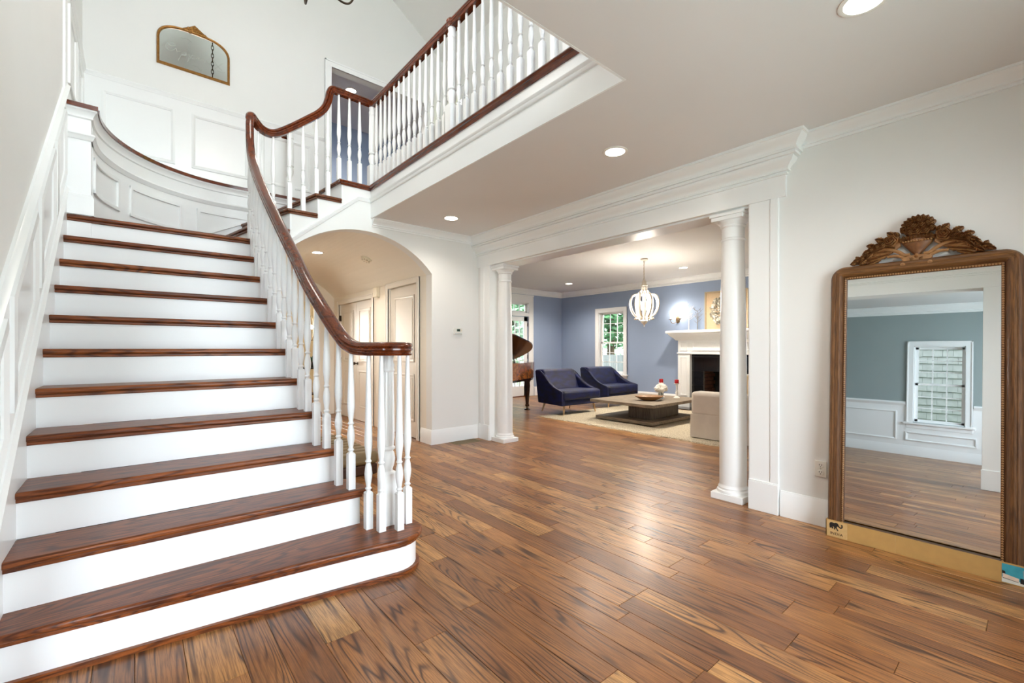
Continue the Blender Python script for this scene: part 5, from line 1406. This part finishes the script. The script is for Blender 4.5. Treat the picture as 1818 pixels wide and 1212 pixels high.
# ---- framed disc art on the mantel
art = thing('disc_artwork', (8.85, FC, 1.58), 'framed tan panel with a round cluster of pewter discs on the mantel', 'artwork')
fa2 = frame_of((8.80, 0, 0), (0, 1, 0), (-1, 0, 0))
G(fa2).box(FC - 0.40, FC + 0.40, 1.585, 2.32, -0.03, -0.012).build('panel', 'linen', parent=art)
g = G(fa2)
for (p, q, r, s_) in ((FC - 0.42, FC - 0.395, 1.576, 2.34), (FC + 0.395, FC + 0.42, 1.576, 2.34), (FC - 0.42, FC + 0.42, 1.576, 1.60), (FC - 0.42, FC + 0.42, 2.315, 2.34)): g.box(p, q, r, s_, -0.035, 0.012)
g.build('frame', 'champagne', parent=art, bevel=0.003)
rz = random.Random(5)
for mat, cnt in (('pewter', 300), ('pearl', 110)):
    g = G(fa2)
    for k in range(cnt):
        r = 0.31 * sqrt(rz.random()); a = rz.random() * 2 * pi
        if r < 0.03: continue
        cy_, cz_ = FC + r * cos(a), 1.955 + r * sin(a); h = -0.010 + rz.random() * 0.035; q = rz.uniform(0.014, 0.024)
        tl_ = rz.uniform(-0.5, 0.5)
        i = [g.P((cy_ + q * cos(2*pi*j/8), cz_ + q * sin(2*pi*j/8), h + tl_ * q * cos(2*pi*j/8))) for j in range(8)]
        i2 = [g.P((cy_ + q * cos(2*pi*j/8), cz_ + q * sin(2*pi*j/8), h - 0.004 + tl_ * q * cos(2*pi*j/8))) for j in range(8)]
        g.face(i); g.face(i2[::-1])
        for j in range(8): g.face([i[j], i[(j+1) % 8], i2[(j+1) % 8], i2[j]])
    g.build('disc_cluster', mat, parent=art, kind='stuff')
# ---- branch trees on the mantel
def branch_tree(x, y, z, h, mat, label, seed, foot=True, spread=0.5):
    t = thing('branch_tree', (x, y, z), label, 'decoration', 'branch trees on the mantel'); rz = random.Random(seed)
    if foot: G().lathe((x, y, z), [(0.05, 0), (0.05, 0.008), (0.012, 0.016), (0.010, 0.03)], 16).build('foot', mat, parent=t)
    G().tube([(x, y, z + 0.012), (x + 0.004, y, z + h * 0.5), (x, y + 0.006, z + h)], [0.010, 0.008, 0.003], 8).build('stem', mat, parent=t)
    for k in range(14):
        a = rz.random() * 2 * pi; zz = z + h * rz.uniform(0.35, 0.95); L = h * rz.uniform(0.22, 0.42)
        p0 = Vector((x, y, zz)); d = Vector((cos(a) * spread, sin(a), rz.uniform(0.5, 1.0))).normalized()
        p1 = p0 + d * L * 0.5 + Vector((0, 0, -0.01)); p2 = p0 + d * L
        br = G().tube([p0, p1, p2], [0.0045, 0.0035, 0.0015], 6).build('branch', mat, parent=t)
        for q in range(2):
            e = p1 + (p2 - p1) * rz.random() * 0.5; dd = Vector((rz.uniform(-.4, .4), rz.uniform(-1, 1), rz.uniform(0.3, 1))).normalized()
            G().tube([e, e + dd * L * 0.3], [0.003, 0.001], 5).build('twig', mat, parent=br)
branch_tree(8.72, 4.70, 1.575, 0.46, 'twig', 'white branch tree on the mantel beside the wall sconce', 2)
branch_tree(8.80, 4.555, 1.575, 0.42, 'twig_grey', 'dark silver branch tree on the mantel beside the framed discs', 9, spread=0.2)
branch_tree(8.72, 3.30, 1.575, 0.46, 'twig', 'white branch tree on the mantel behind the near column', 4)
# ---- wall sconce
sc_ = thing('wall_sconce', (LX, 5.04, 1.80), 'bronze two arm candle sconce lit beside the mantel', 'wall lamp')
fs = frame_of((LX, 0, 0), (0, 1, 0), (-1, 0, 0))
G(fs).lathe((5.04, 1.82, 0), [(0.05, 0), (0.05, 0.006), (0.034, 0.014), (0.03, 0.03), (0.012, 0.038), (0.001, 0.04)], 20, sq=(1, 1.5)).build('back_plate', 'brass', parent=sc_)
for s in (-1, 1):
    yy = 5.04 + s * 0.11
    arm = G().tube(catmull([(LX - 0.03, 5.04, 1.80), (LX - 0.07, 5.04 + s * 0.04, 1.75), (LX - 0.10, 5.04 + s * 0.09, 1.76), (LX - 0.11, yy, 1.82)], 5), 0.006, 8).build('arm', 'brass', parent=sc_)
    G().lathe((LX - 0.11, yy, 1.82), [(0.006, 0), (0.038, 0.008), (0.040, 0.014), (0.012, 0.016), (0.011, 0.02)], 14).build('drip_pan', 'brass', parent=arm)
    G().lathe((LX - 0.11, yy, 1.835), [(0.010, 0), (0.010, 0.09), (0.001, 0.092)], 12).build('candle_tube', 'twig', parent=arm)
    G().lathe((LX - 0.11, yy, 1.925), [(0.006, 0), (0.014, 0.015), (0.016, 0.03), (0.008, 0.055), (0.001, 0.07)], 12).build('bulb', 'bulb', parent=arm)
d = bpy.data.lights.new('sconce_glow', 'POINT'); d.energy = 4; d.color = WARM; d.shadow_soft_size = 0.03
o = bpy.data.objects.new('sconce_glow', d); COL.objects.link(o); o.parent = sc_; o.location = (-0.14, -0.06, 0.2)
# ---- white lantern chandelier
KX, KY = 6.55, 4.32
lc = thing('lantern_chandelier', (KX, KY, LH), 'whitewashed ribbed lantern chandelier glowing in the living room', 'chandelier')
G().lathe((KX, KY, LH), [(0.058, 0), (0.062, -0.012), (0.052, -0.026), (0.02, -0.034), (0.001, -0.036)], 24).build('canopy', 'chandelier_wood', parent=lc)
nl = 11
for k in range(nl):
    z0_, z1_ = 2.36, LH - 0.03; z = z1_ + (z0_ - z1_) * (k + 0.5) / nl; h = (z1_ - z0_) / nl * 0.66; ax = (1, 0) if k % 2 else (0, 1)
    G().tube([(KX + ax[0]*0.013*cos(2*pi*j/10), KY + ax[1]*0.013*cos(2*pi*j/10), z + h*sin(2*pi*j/10)) for j in range(10)], 0.004, 6, close=True).build('chain_link', 'chandelier_wood', parent=lc)
G().lathe((KX, KY, 2.18), [(0.048, -0.02), (0.052, 0.02), (0.056, 0.05), (0.050, 0.06), (0.058, 0.075), (0.050, 0.085), (0.034, 0.12), (0.038, 0.14), (0.022, 0.165), (0.014, 0.19), (0.001, 0.195)], 24).build('crown', 'chandelier_wood', parent=lc)
G().lathe((KX, KY, 1.62), [(0.001, -0.05), (0.008, -0.045), (0.006, -0.02), (0.03, 0.0), (0.058, 0.03), (0.062, 0.05), (0.05, 0.06), (0.001, 0.062)], 24).build('finial', 'chandelier_wood', parent=lc)
RB = [(0.045, 2.18), (0.07, 2.16), (0.09, 2.115), (0.135, 2.11), (0.20, 2.09), (0.238, 2.02), (0.245, 1.94), (0.225, 1.85), (0.175, 1.77), (0.125, 1.735), (0.14, 1.70), (0.165, 1.71)]
RB2 = [(0.06, 2.14), (0.10, 2.06), (0.115, 1.95), (0.10, 1.83), (0.075, 1.74), (0.05, 1.68)]
for k in range(8):
    a = 2 * pi * k / 8 + 0.3; ca, sa = cos(a), sin(a)
    P = catmull([(KX + r * ca, KY + r * sa, z) for r, z in RB], 4)
    G().tube(P, 0.017, 8, flat=0.8).build('rib', 'chandelier_wood', parent=lc)
    P = catmull([(KX + (r + 0.03) * cos(a + 0.39), KY + (r + 0.03) * sin(a + 0.39), z) for r, z in RB2], 4)
    G().tube(P, 0.012, 8).build('inner_rib', 'chandelier_wood', parent=lc)
for k in range(5):
    a = 2 * pi * k / 5; r = 0.085
    cup = G().lathe((KX + r*cos(a), KY + r*sin(a), 1.86), [(0.001, -0.02), (0.022, 0), (0.028, 0.012), (0.010, 0.014), (0.010, 0.07), (0.001, 0.072)], 12).build('candle_cup', 'chandelier_wood', parent=lc)
    G().lathe((KX + r*cos(a), KY + r*sin(a), 1.932), [(0.006, 0), (0.015, 0.018), (0.016, 0.035), (0.008, 0.06), (0.001, 0.075)], 12).build('bulb', 'bulb', parent=cup)
d = bpy.data.lights.new('lantern_glow', 'POINT'); d.energy = 72; d.color = (1.0, 0.93, 0.82); d.shadow_soft_size = 0.16
o = bpy.data.objects.new('lantern_glow', d); COL.objects.link(o); o.parent = lc; o.location = (0, 0, 1.97 - LH)

# ---- armchairs
def armchair(loc, rot, label):
    t = thing('armchair', loc, label, 'armchair', 'pair of navy velvet armchairs')
    def add(g, name, mat, parent=t, bevel=0.0, segs=3, sharp=38):
        o = g.build(name, mat, bevel=bevel, segs=segs, sharp=sharp); o.parent = parent; return o
    W0, W1, D = 0.50, 0.42, 0.80     # half width front/back, depth
    hw = lambda y: W0 + (W1 - W0) * min(1, y / D)
    # base with tapered plan
    g = G(); g.prism([(-0.47, 0.03), (0.47, 0.03), (0.40, 0.74), (-0.40, 0.74)], 0.165, 0.27); add(g, 'base', 'velvet', bevel=0.02)
    # seat cushion
    g = G(); g.prism([(-0.47, -0.01), (0.47, -0.01), (0.40, 0.58), (-0.40, 0.58)], 0.26, 0.43); add(g, 'seat_cushion', 'velvet', bevel=0.05, segs=4)
    # side panels with the swooping arm line
    prof = [(0.02, 0.165), (0.02, 0.40), (0.07, 0.425), (0.16, 0.445), (0.28, 0.485), (0.40, 0.55), (0.50, 0.63), (0.60, 0.715), (0.70, 0.765), (0.80, 0.775), (0.84, 0.76), (0.76, 0.165)]
    for s in (-1, 1):
        g = G(); th = 0.07; inn = []; outl = []
        for y, z in prof:
            f = min(1, max(0, y / D)); wv = W0 + (W1 - W0) * f
            outl.append(g.P((s * (wv + 0.02 * (z - 0.4)), y, z))); inn.append(g.P((s * (wv - th), y, z)))
        n = len(prof); g.face(outl); g.face(inn[::-1])
        for k in range(n): g.face([outl[k], inn[k], inn[(k+1) % n], outl[(k+1) % n]])
        arm = add(g, 'arm', 'velvet', bevel=0.018, segs=3)
        g = G(); P = catmull([(s * (W0 + (W1 - W0) * min(1, y / D) + 0.02 * (z - 0.4) - 0.008), y, z + 0.002) for y, z in prof[1:10]], 4); g.tube(P, 0.006, 6)
        add(g, 'piping', 'velvet', parent=arm)
    # back
    g = G(); hwb = 0.40
    pf_ = [(0.46, 0.40), (0.60, 0.74), (0.66, 0.785), (0.80, 0.785), (0.83, 0.76), (0.76, 0.20), (0.56, 0.20)]
    g.prism(pf_, -hwb, hwb, 'x'); add(g, 'backrest', 'velvet', bevel=0.025, segs=3)
    # legs
    for (x, y, sx, sy) in ((-0.38, 0.09, -0.03, -0.02), (0.38, 0.09, 0.03, -0.02), (-0.33, 0.66, -0.03, 0.05), (0.33, 0.66, 0.03, 0.05)):
        g = G(); g.tube([(x + sx, y + sy, 0.0), (x, y, 0.17)], [0.012, 0.021], 10); add(g, 'leg', 'leg_wood')
    t.rotation_euler = (0, 0, rot)
    return t
armchair((6.22, 5.38, 0.0245), radians(-3), 'navy velvet armchair nearer the piano')
armchair((7.70, 5.55, 0.027), radians(-2), 'navy velvet armchair nearer the sash window')

# ---- rug
g = G(); nx, ny = 60, 76; rz = random.Random(8)
X0, X1, Y0, Y1 = 5.48, 8.15, 2.35, 5.76
idx = []
for i in range(nx + 1):
    row = []
    for j in range(ny + 1):
        e = (i in (0, nx)) or (j in (0, ny))
        row.append(g.P((X0 + (X1-X0)*i/nx + (rz.uniform(-.018, .018) if i in (0, nx) else rz.uniform(-.01, .01)), Y0 + (Y1-Y0)*j/ny + (rz.uniform(-.018, .018) if j in (0, ny) else rz.uniform(-.01, .01)), 0.001 if e else rz.uniform(0.014, 0.024))))
    idx.append(row)
for i in range(nx):
    for j in range(ny): g.face([idx[i][j], idx[i+1][j], idx[i+1][j+1], idx[i][j+1]])
g.box(X0 + 0.01, X1 - 0.01, Y0 + 0.01, Y1 - 0.01, 0.0005, 0.012)
g.build('area_rug', 'rug', origin=((X0+X1)/2, (Y0+Y1)/2, 0), label='cream woven shag rug under the coffee table', cat='rug', sharp=60)

# ---- coffee table
ct = thing('coffee_table', (6.6, 4.3, 0.02), 'low square grey washed wood coffee table on a block pedestal', 'table')
TZ = 0.36
for k in range(9):
    x0 = 5.87 + 1.50 * k / 9; G().box(x0 + 0.0008, x0 + 1.50/9 - 0.0008, 3.72, 4.92, TZ - 0.045, TZ).build('top_board', 'grey_wood', parent=ct, bevel=0.002)
G().box(6.19, 7.04, 3.98, 4.38, 0.085, TZ - 0.045).build('pedestal', 'grey_wood_dark', parent=ct, bevel=0.003)
G().box(5.97, 7.27, 3.80, 4.88, 0.035, 0.085).build('base', 'grey_wood', parent=ct, bevel=0.004)
for (x, y) in ((6.05, 3.88), (7.19, 3.88), (6.05, 4.80), (7.19, 4.80)): G().box(x - 0.03, x + 0.03, y - 0.03, y + 0.03, 0.0245, 0.036).build('foot', 'black', parent=ct)
# wooden bowl
g = G(); prof = [(0.001, 0.012), (0.07, 0.008), (0.09, 0.0), (0.10, 0.0), (0.15, 0.02), (0.205, 0.05), (0.23, 0.066), (0.232, 0.072), (0.222, 0.072), (0.19, 0.058), (0.14, 0.032), (0.08, 0.018), (0.001, 0.016)]
g.lathe((0, 0, 0), prof[2:], 36, sq=(1.0, 0.62)); b = g.build('dough_bowl', 'bowl_wood', label='shallow oval wooden bowl on the coffee table', cat='bowl'); b.location = (6.42, 4.14, TZ + 0.0015); b.rotation_euler = (0, 0, radians(-40))
# hydrangeas
vs_ = thing('flower_vase', (6.80, 4.16, TZ), 'clear glass vase of white hydrangeas on the coffee table', 'flowers')
G().lathe((6.80, 4.16, TZ + 0.001), [(0.001, 0.004), (0.040, 0.0), (0.042, 0.004), (0.044, 0.06), (0.046, 0.13), (0.043, 0.13), (0.040, 0.06), (0.036, 0.010), (0.001, 0.010)], 24).build('vase', 'vase_glass', parent=vs_)
rz = random.Random(12)
for (dx, dy, dz, r) in ((-0.07, 0.02, 0.17, 0.058), (0.06, -0.03, 0.17, 0.058), (0.0, -0.05, 0.19, 0.06), (0.02, 0.06, 0.18, 0.058), (0.0, 0.0, 0.215, 0.058), (-0.045, -0.05, 0.155, 0.05), (0.075, 0.035, 0.16, 0.05)):
    c = Vector((6.80 + dx, 4.16 + dy, TZ + dz))
    st = G().tube([(6.80 + dx * 0.2, 4.16 + dy * 0.2, TZ + 0.015), (6.80 + dx * 0.5, 4.16 + dy * 0.5, TZ + 0.12), c], 0.003, 6).build('stem', 'leaf_dark', parent=vs_)
    g = G()
    for k in range(46):
        n = Vector((rz.gauss(0, 1), rz.gauss(0, 1), rz.gauss(0, 1))).normalized(); p = c + n * r * rz.uniform(0.85, 1.0); u = n.orthogonal().normalized(); w = n.cross(u); q = 0.014
        a0 = rz.random() * 6.28
        ci = g.P(p - n * 0.004)
        for m in range(4):
            a = a0 + m * pi / 2
            pts = [p + (u * cos(a + da) + w * sin(a + da)) * q * rr_ + n * hh for da, rr_, hh in ((-0.5, 0.8, 0.002), (0, 1.15, 0.004), (0.5, 0.8, 0.002))]
            ii = [g.P(x_) for x_ in pts]; g.face([ci, ii[0], ii[1]]); g.face([ci, ii[1], ii[2]])
    g.ball(c, r * 0.86, 12, 8)
    g.build('bloom', 'petal', parent=vs_, sharp=0)
# candlesticks and candles
def candlestick(x, y, h, label, clabel):
    t = thing('candlestick', (x, y, TZ), label, 'candlestick', 'white candlesticks on the coffee table'); z = TZ + 0.001
    G().lathe((x, y, z), [(0.052, 0), (0.054, 0.008), (0.042, 0.02), (0.02, 0.034)], 20).build('base', 'white_gloss', parent=t)
    G().lathe((x, y, z), [(0.02, 0.034), (0.014, 0.05), (0.022, 0.075), (0.026, 0.095), (0.014, 0.12), (0.020, 0.128), (0.012, 0.14), (0.013, h - 0.05), (0.018, h - 0.02)], 18).build('stem', 'white_gloss', parent=t)
    G().lathe((x, y, z), [(0.018, h - 0.02), (0.044, h - 0.008), (0.046, h), (0.001, h)], 20).build('cup', 'white_gloss', parent=t)
    c = thing('pillar_candle', (x, y, z + h), clabel, 'candle', 'red pillar candles')
    G().lathe((x, y, z + h), [(0.034, 0.0005), (0.035, 0.004), (0.035, 0.060), (0.032, 0.064), (0.010, 0.062), (0.001, 0.060)], 20).build('wax', 'candle', parent=c)
    G().tube([(x, y, z + h + 0.058), (x + 0.001, y, z + h + 0.072)], 0.0015, 5).build('wick', 'ink', parent=c)
candlestick(7.085, 4.035, 0.25, 'white turned candlestick on the table nearer the sofa', 'short red candle nearer the sofa')
candlestick(7.02, 4.29, 0.25, 'white turned candlestick behind the hydrangeas', 'short red candle behind the hydrangeas')

# ---- sofa
so = thing('sofa', (6.75, 2.6, 0), 'pale slipcovered sofa half hidden behind the near column', 'sofa')
SX0, SX1, SY0, SY1 = 5.70, 7.95, 2.10, 3.05
G().box(SX0 + 0.06, SX1 - 0.06, SY0 + 0.05, SY1 - 0.03, 0.06, 0.30).build('base', 'sofa', parent=so, bevel=0.01)
for a, b in ((SX0, SX0 + 0.24), (SX1 - 0.24, SX1)):
    g = G(); g.box(a, b, SY0 + 0.02, SY1, 0.31, 0.63); arm = g.build('arm', 'sofa', parent=so, bevel=0.05, segs=5)
    sg = 0.012
    g = G(); P = []
    x_out = a if a == SX0 else b
    for k in range(13):
        y = SY1 - 0.005 - (SY1 - SY0 - 0.03) * k / 12
        P.append((y, 0.010 * sin(k * 2.1)))
    xo = -1 if a == SX0 else 1
    v0 = [g.P((x_out + xo * (0.004 + o_ * 0.3), y, 0.335)) for y, o_ in P]; v1 = [g.P((x_out + xo * (0.012 + o_), y, 0.03)) for y, o_ in P]
    v2 = [g.P((x_out - xo * 0.05, y, 0.335)) for y, o_ in P]; v3 = [g.P((x_out - xo * 0.05, y, 0.03)) for y, o_ in P]
    for k in range(12): g.face([v0[k], v0[k+1], v1[k+1], v1[k]]); g.face([v2[k], v3[k], v3[k+1], v2[k+1]]); g.face([v0[k], v2[k], v2[k+1], v0[k+1]]); g.face([v1[k], v1[k+1], v3[k+1], v3[k]])
    g.face([v0[0], v1[0], v3[0], v2[0]]); g.face([v0[-1], v2[-1], v3[-1], v1[-1]])
    g.build('skirt', 'sofa', parent=so)
G().box(SX0 + 0.02, SX1 - 0.02, SY0, SY0 + 0.24, 0.05, 0.86).build('backrest', 'sofa', parent=so, bevel=0.06, segs=5)
G().box(SX0 + 0.02, SX1 - 0.02, SY1 - 0.03, SY1 - 0.005, 0.03, 0.31).build('skirt', 'sofa', parent=so)
for k in range(3):
    a = SX0 + 0.25 + k * 0.583; G().box(a, a + 0.575, SY0 + 0.22, SY1 - 0.01, 0.31, 0.47).build('seat_cushion', 'sofa', parent=so, bevel=0.045, segs=4)
    G().box(a, a + 0.575, SY0 + 0.2, SY0 + 0.40, 0.46, 0.86).build('back_cushion', 'cushion', parent=so, bevel=0.06, segs=4)
for (x, y, z) in ((SX0 + 0.1, SY0 + 0.1, 0), (SX0 + 0.1, SY1 - 0.12, 0.022), (SX1 - 0.1, SY0 + 0.1, 0), (SX1 - 0.1, SY1 - 0.12, 0.022)):
    G().box(x - 0.025, x + 0.025, y - 0.025, y + 0.025, 0.022 if y > 2.4 else 0.0, 0.07).build('foot', 'black', parent=so)
g = G(); g.box(6.05, 6.42, 2.515, 2.63, 0.475, 0.86)
p = g.build('throw_pillow', 'pillow', label='white throw pillow on the sofa glimpsed behind the near column', cat='pillow', bevel=0.055, segs=4, origin=(6.2, 2.57, 0.475))

# ---- grand piano
pn = thing('grand_piano', (5.3, 6.5, 0), 'walnut grand piano with raised dark lid behind the far column', 'piano')
outl = [(4.55, 5.72), (4.80, 5.74), (5.05, 5.82), (5.30, 5.95), (5.52, 6.06), (5.72, 6.17), (5.90, 6.32), (6.02, 6.48), (6.08, 6.66), (6.08, 6.88), (6.03, 7.03), (5.92, 7.10), (5.6, 7.12), (4.55, 7.12)]
def smooth2(pts, n=4):
    P = catmull([(a, b, 0) for a, b in pts + [pts[0]]], n); return [(p.x, p.y) for p in P[:-1]]
sm = smooth2(outl[1:11], 4) ; 
P = [Vector((a, b, 0)) for a, b in outl]
cs = catmull([(a, b, 0) for a, b in outl[1:12]], 5)
body_o = [outl[0]] + [(p.x, p.y) for p in cs] + outl[12:]
g = G(); g.prism(body_o, 0.66, 0.95); g.build('case', 'piano_wood', parent=pn, sharp=30)
g = G(); cx_, cy_ = 5.2, 6.45
g.prism([(cx_ + (a - cx_) * 0.96, cy_ + (b - cy_) * 0.96) for a, b in body_o], 0.62, 0.665); g.build('soundboard_frame', 'piano_black', parent=pn)
g = G(); ang = radians(21)
def lidp(a, b, h): dy = 7.12 - b; return (a, 7.12 - dy * cos(ang) - h * sin(ang), 0.965 + dy * sin(ang) + h * cos(ang))
lo_ = [g.P(lidp(a, b, 0)) for a, b in body_o]; hi_ = [g.P(lidp(a, b, 0.02)) for a, b in body_o]
g.face(lo_[::-1]); g.face(hi_); n = len(lo_)
for k in range(n): g.face([lo_[k], lo_[(k+1) % n], hi_[(k+1) % n], hi_[k]])
g.build('lid', 'piano_black', parent=pn, sharp=30)
G().tube([(5.0, 5.85, 0.95), lidp(5.0, 5.95, 0)], 0.010, 8).build('lid_prop', 'piano_black', parent=pn)
G().box(4.30, 4.56, 5.74, 7.10, 0.62, 0.72).build('key_bed', 'piano_wood', parent=pn, bevel=0.006)
kb = G().box(4.33, 4.50, 5.84, 7.0, 0.722, 0.742).build('keyboard', 'white_gloss', parent=pn)
for k in range(36):
    if k % 7 in (2, 6): continue
    G().box(4.40, 4.50, 5.862 + k * 0.0316, 5.874 + k * 0.0316, 0.742, 0.752).build('black_key', 'ink', parent=kb)
for (x, y) in ((5.93, 6.56), (4.62, 5.86), (4.62, 6.98)):
    g = G(); g.box(x - 0.05, x + 0.05, y - 0.05, y + 0.05, 0.57, 0.64); g.prism([(x-0.042, y-0.042), (x+0.042, y-0.042), (x+0.042, y+0.042), (x-0.042, y+0.042)], 0.55, 0.57)
    vv = len(g.v)
    for z, q in ((0.55, 0.036), (0.47, 0.040), (0.14, 0.022), (0.10, 0.020)): [g.P((x + sx * q, y + sy * q, z)) for sx, sy in ((-1,-1),(1,-1),(1,1),(-1,1))]
    for r in range(3):
        for k in range(4): g.face([vv + r*4 + k, vv + r*4 + (k+1) % 4, vv + r*4 + 4 + (k+1) % 4, vv + r*4 + 4 + k])
    g.box(x - 0.028, x + 0.028, y - 0.028, y + 0.028, 0.07, 0.11)
    lg = g.build('leg', 'ottoman_wood', parent=pn)
    G().lathe((x, y, 0.048), [(0.022, -0.02), (0.026, 0.0), (0.022, 0.022)], 14, axis='z').build('caster', 'brass', parent=lg)
    G().lathe((x, y, 0.0), [(0.058, 0), (0.060, 0.010), (0.05, 0.020), (0.03, 0.030)], 20).build('caster_cup', 'piano_black', parent=lg)
# ================================================================ PASSAGE AND BEYOND
ot = thing('ottoman', (1.52, 4.65, 0), 'low channel tufted brown leather ottoman under the arch behind the balusters', 'ottoman')
G().box(1.22, 1.80, 4.14, 5.30, 0.0, 0.10).build('base', 'ottoman_wood', parent=ot, bevel=0.015)
for k in range(9):
    y = 4.13 + 0.130 * k; G().box(1.21, 1.81, y, y + 0.130, 0.10, 0.215).build('cushion_channel', 'leather', parent=ot, bevel=0.035, segs=4)
ck = thing('console_table', (2.92, 9.9, 0), 'black metal console in the bright room beyond the passage', 'table')
G().box(2.62, 3.25, 9.75, 10.1, 0.78, 0.81).build('top', 'green_glass', parent=ck)
for (x, y) in ((2.64, 9.77), (3.21, 9.77), (2.64, 10.06), (3.21, 10.06)): G().box(x, x + 0.025, y, y + 0.025, 0, 0.78).build('leg', 'black', parent=ck)
G().box(2.62, 3.25, 9.75, 10.1, 0.25, 0.27).build('shelf', 'green_glass', parent=ck)
pt = thing('potted_plant', (2.86, 9.9, 0.81), 'small green potted plant on the black console', 'plant')
G().lathe((2.86, 9.9, 0.811), [(0.05, 0), (0.07, 0.05), (0.075, 0.12), (0.06, 0.12), (0.001, 0.10)], 16).build('pot', 'green_glass', parent=pt)
rz = random.Random(21)
for k in range(14):
    a = rz.random() * 6.28; L = rz.uniform(0.10, 0.22); e = rz.uniform(0.5, 1.3)
    p0 = Vector((2.86, 9.9, 0.92)); d = Vector((cos(a) * cos(e), sin(a) * cos(e), sin(e))); s_ = Vector((-sin(a), cos(a), 0)) * 0.03
    g = G(); i = [g.P(p) for p in (p0, p0 + d * L * 0.5 + s_, p0 + d * L, p0 + d * L * 0.5 - s_, p0 + d * L * 0.5 + Vector((0, 0, -0.004)))]
    g.face([i[0], i[1], i[2], i[4]]); g.face([i[0], i[4], i[2], i[3]]); g.build('leaf', 'leaf_dark', parent=pt)
orb = thing('hanging_orb', (2.62, 9.1, 1.75), 'open gold wire pendant glimpsed between the balusters', 'pendant')
for k in range(6):
    a = pi * k / 6; G().tube([(2.62 + 0.16 * cos(a) * sin(2*pi*j/20), 9.1 + 0.16 * sin(a) * sin(2*pi*j/20), 1.60 + 0.24 * cos(2*pi*j/20)) for j in range(20)], 0.006, 6, close=True).build('hoop', 'champagne', parent=orb)
G().tube([(2.62, 9.1, 1.84), (2.62, 9.1, 2.7)], 0.004, 6).build('rod', 'champagne', parent=orb)
G().ball((2.62, 9.1, 1.62), 0.04, 12, 8).build('bulb', 'lens', parent=orb)

# ================================================================ OUTDOORS
struct(G().box(-30, 40, -30, 45, -0.45, -0.30), 'ground', 'grass', 'lawn outside the house')
rz = random.Random(31)
def tree(x, y, h, r, mat, label, n=1500, zc=None, sq=1.0):
    t = thing('tree', (x, y, -0.3), label, 'tree', 'trees outside the living room')
    G().tube([(x, y, -0.3), (x + 0.08, y, h * 0.4), (x - 0.05, y + 0.1, h * 0.8)], [0.16, 0.11, 0.04], 10).build('trunk', 'bark', parent=t)
    g = G(); zc = zc or h * 0.62
    for k in range(n):
        v = Vector((rz.gauss(0, 1), rz.gauss(0, 1), rz.gauss(0, 1))).normalized() * r * rz.random() ** 0.45
        p = Vector((x + v.x, y + v.y, zc + v.z * sq)); a = Vector((rz.gauss(0, 1), rz.gauss(0, 1), rz.gauss(0, 0.5))).normalized(); b = a.orthogonal().normalized(); L = rz.uniform(0.10, 0.2)
        i = [g.P(q) for q in (p - a * L, p + b * L * 0.45, p + a * L, p - b * L * 0.45)]; g.face(i)
    g.build('foliage', mat, parent=t, sharp=0, kind='stuff')
tree(12.9, 9.9, 5.2, 1.35, 'leaf', 'leafy green tree behind the fence outside the sash window', zc=2.6, n=1700)
tree(17.0, 13.0, 7.0, 2.1, 'leaf_pale', 'pale green tree further behind the fence', zc=3.6, n=2400, sq=1.3)
tree(12.2, 8.05, 3.2, 0.5, 'leaf_dark', 'dark slender tree close to the fence', zc=1.7, n=500, sq=1.6)
tree(11.0, 13.0, 6.5, 1.7, 'leaf_pale', 'pale green tree outside the glazed door', zc=2.6, n=2600, sq=1.5)
tree(15.2, 17.8, 7.5, 2.3, 'leaf', 'tall green tree beyond the deck railing', zc=3.6, n=2200, sq=1.4)
fe = thing('garden_fence', (11.2, 8.5, -0.3), 'pale board fence outside the sash window', 'fence')
for k in range(30):
    y = 6.2 + 0.15 * k; G().box(11.2, 11.22, y, y + 0.143, -0.3, 1.02).build('board', 'fence', parent=fe)
for z in (0.0, 0.8): G().box(11.22, 11.26, 6.2, 10.7, z, z + 0.09).build('rail', 'fence', parent=fe)
dk = thing('deck_railing', (7.8, 10.3, -0.05), 'white deck railing with pickets outside the glazed door', 'railing')
G().box(5.5, 10.2, 10.28, 10.36, 0.62, 0.67).build('top_rail', 'white_gloss', parent=dk); G().box(5.5, 10.2, 10.29, 10.35, 0.05, 0.09).build('bottom_rail', 'white_gloss', parent=dk)
for k in range(40): x = 5.55 + 0.118 * k; G().box(x, x + 0.035, 10.30, 10.335, 0.09, 0.62).build('picket', 'white_gloss', parent=dk)
for x in (5.5, 7.85, 10.12): G().box(x, x + 0.09, 10.27, 10.37, -0.3, 0.72).build('post', 'white_gloss', parent=dk)
struct(G().box(5.3, 10.4, LY + 0.16, 10.5, -0.32, -0.03), 'ground_deck', 'fence', 'pale deck outside the glazed door')
nh = thing('shingled_wall', (-6.6, 1.2, -0.3), 'weathered shingled house wall seen through the reflected window', 'building')
G().box(-6.9, -6.63, -3, 6, -0.3, 5.0).build('sheathing', 'shingle', parent=nh)
for r in range(17):
    for c in range(17):
        w = 0.165; y0 = -0.3 + c * w + (0.08 if r % 2 else 0) ; z0 = 0.0 + r * 0.155
        g = G(); dz = rz.uniform(-0.006, 0.006)
        i = [g.P(p) for p in ((-6.60, y0 + 0.002, z0 + dz), (-6.60, y0 + w - 0.002, z0 + dz), (-6.622, y0 + w - 0.002, z0 + 0.19), (-6.622, y0 + 0.002, z0 + 0.19), (-6.63, y0 + 0.002, z0 + dz), (-6.63, y0 + w - 0.002, z0 + dz))]
        g.face([i[0], i[1], i[2], i[3]]); g.face([i[4], i[5], i[1], i[0]]); g.face([i[0], i[3], i[4]]); g.face([i[1], i[5], i[2]])
        g.build('shingle', 'shingle', parent=nh, sharp=0)
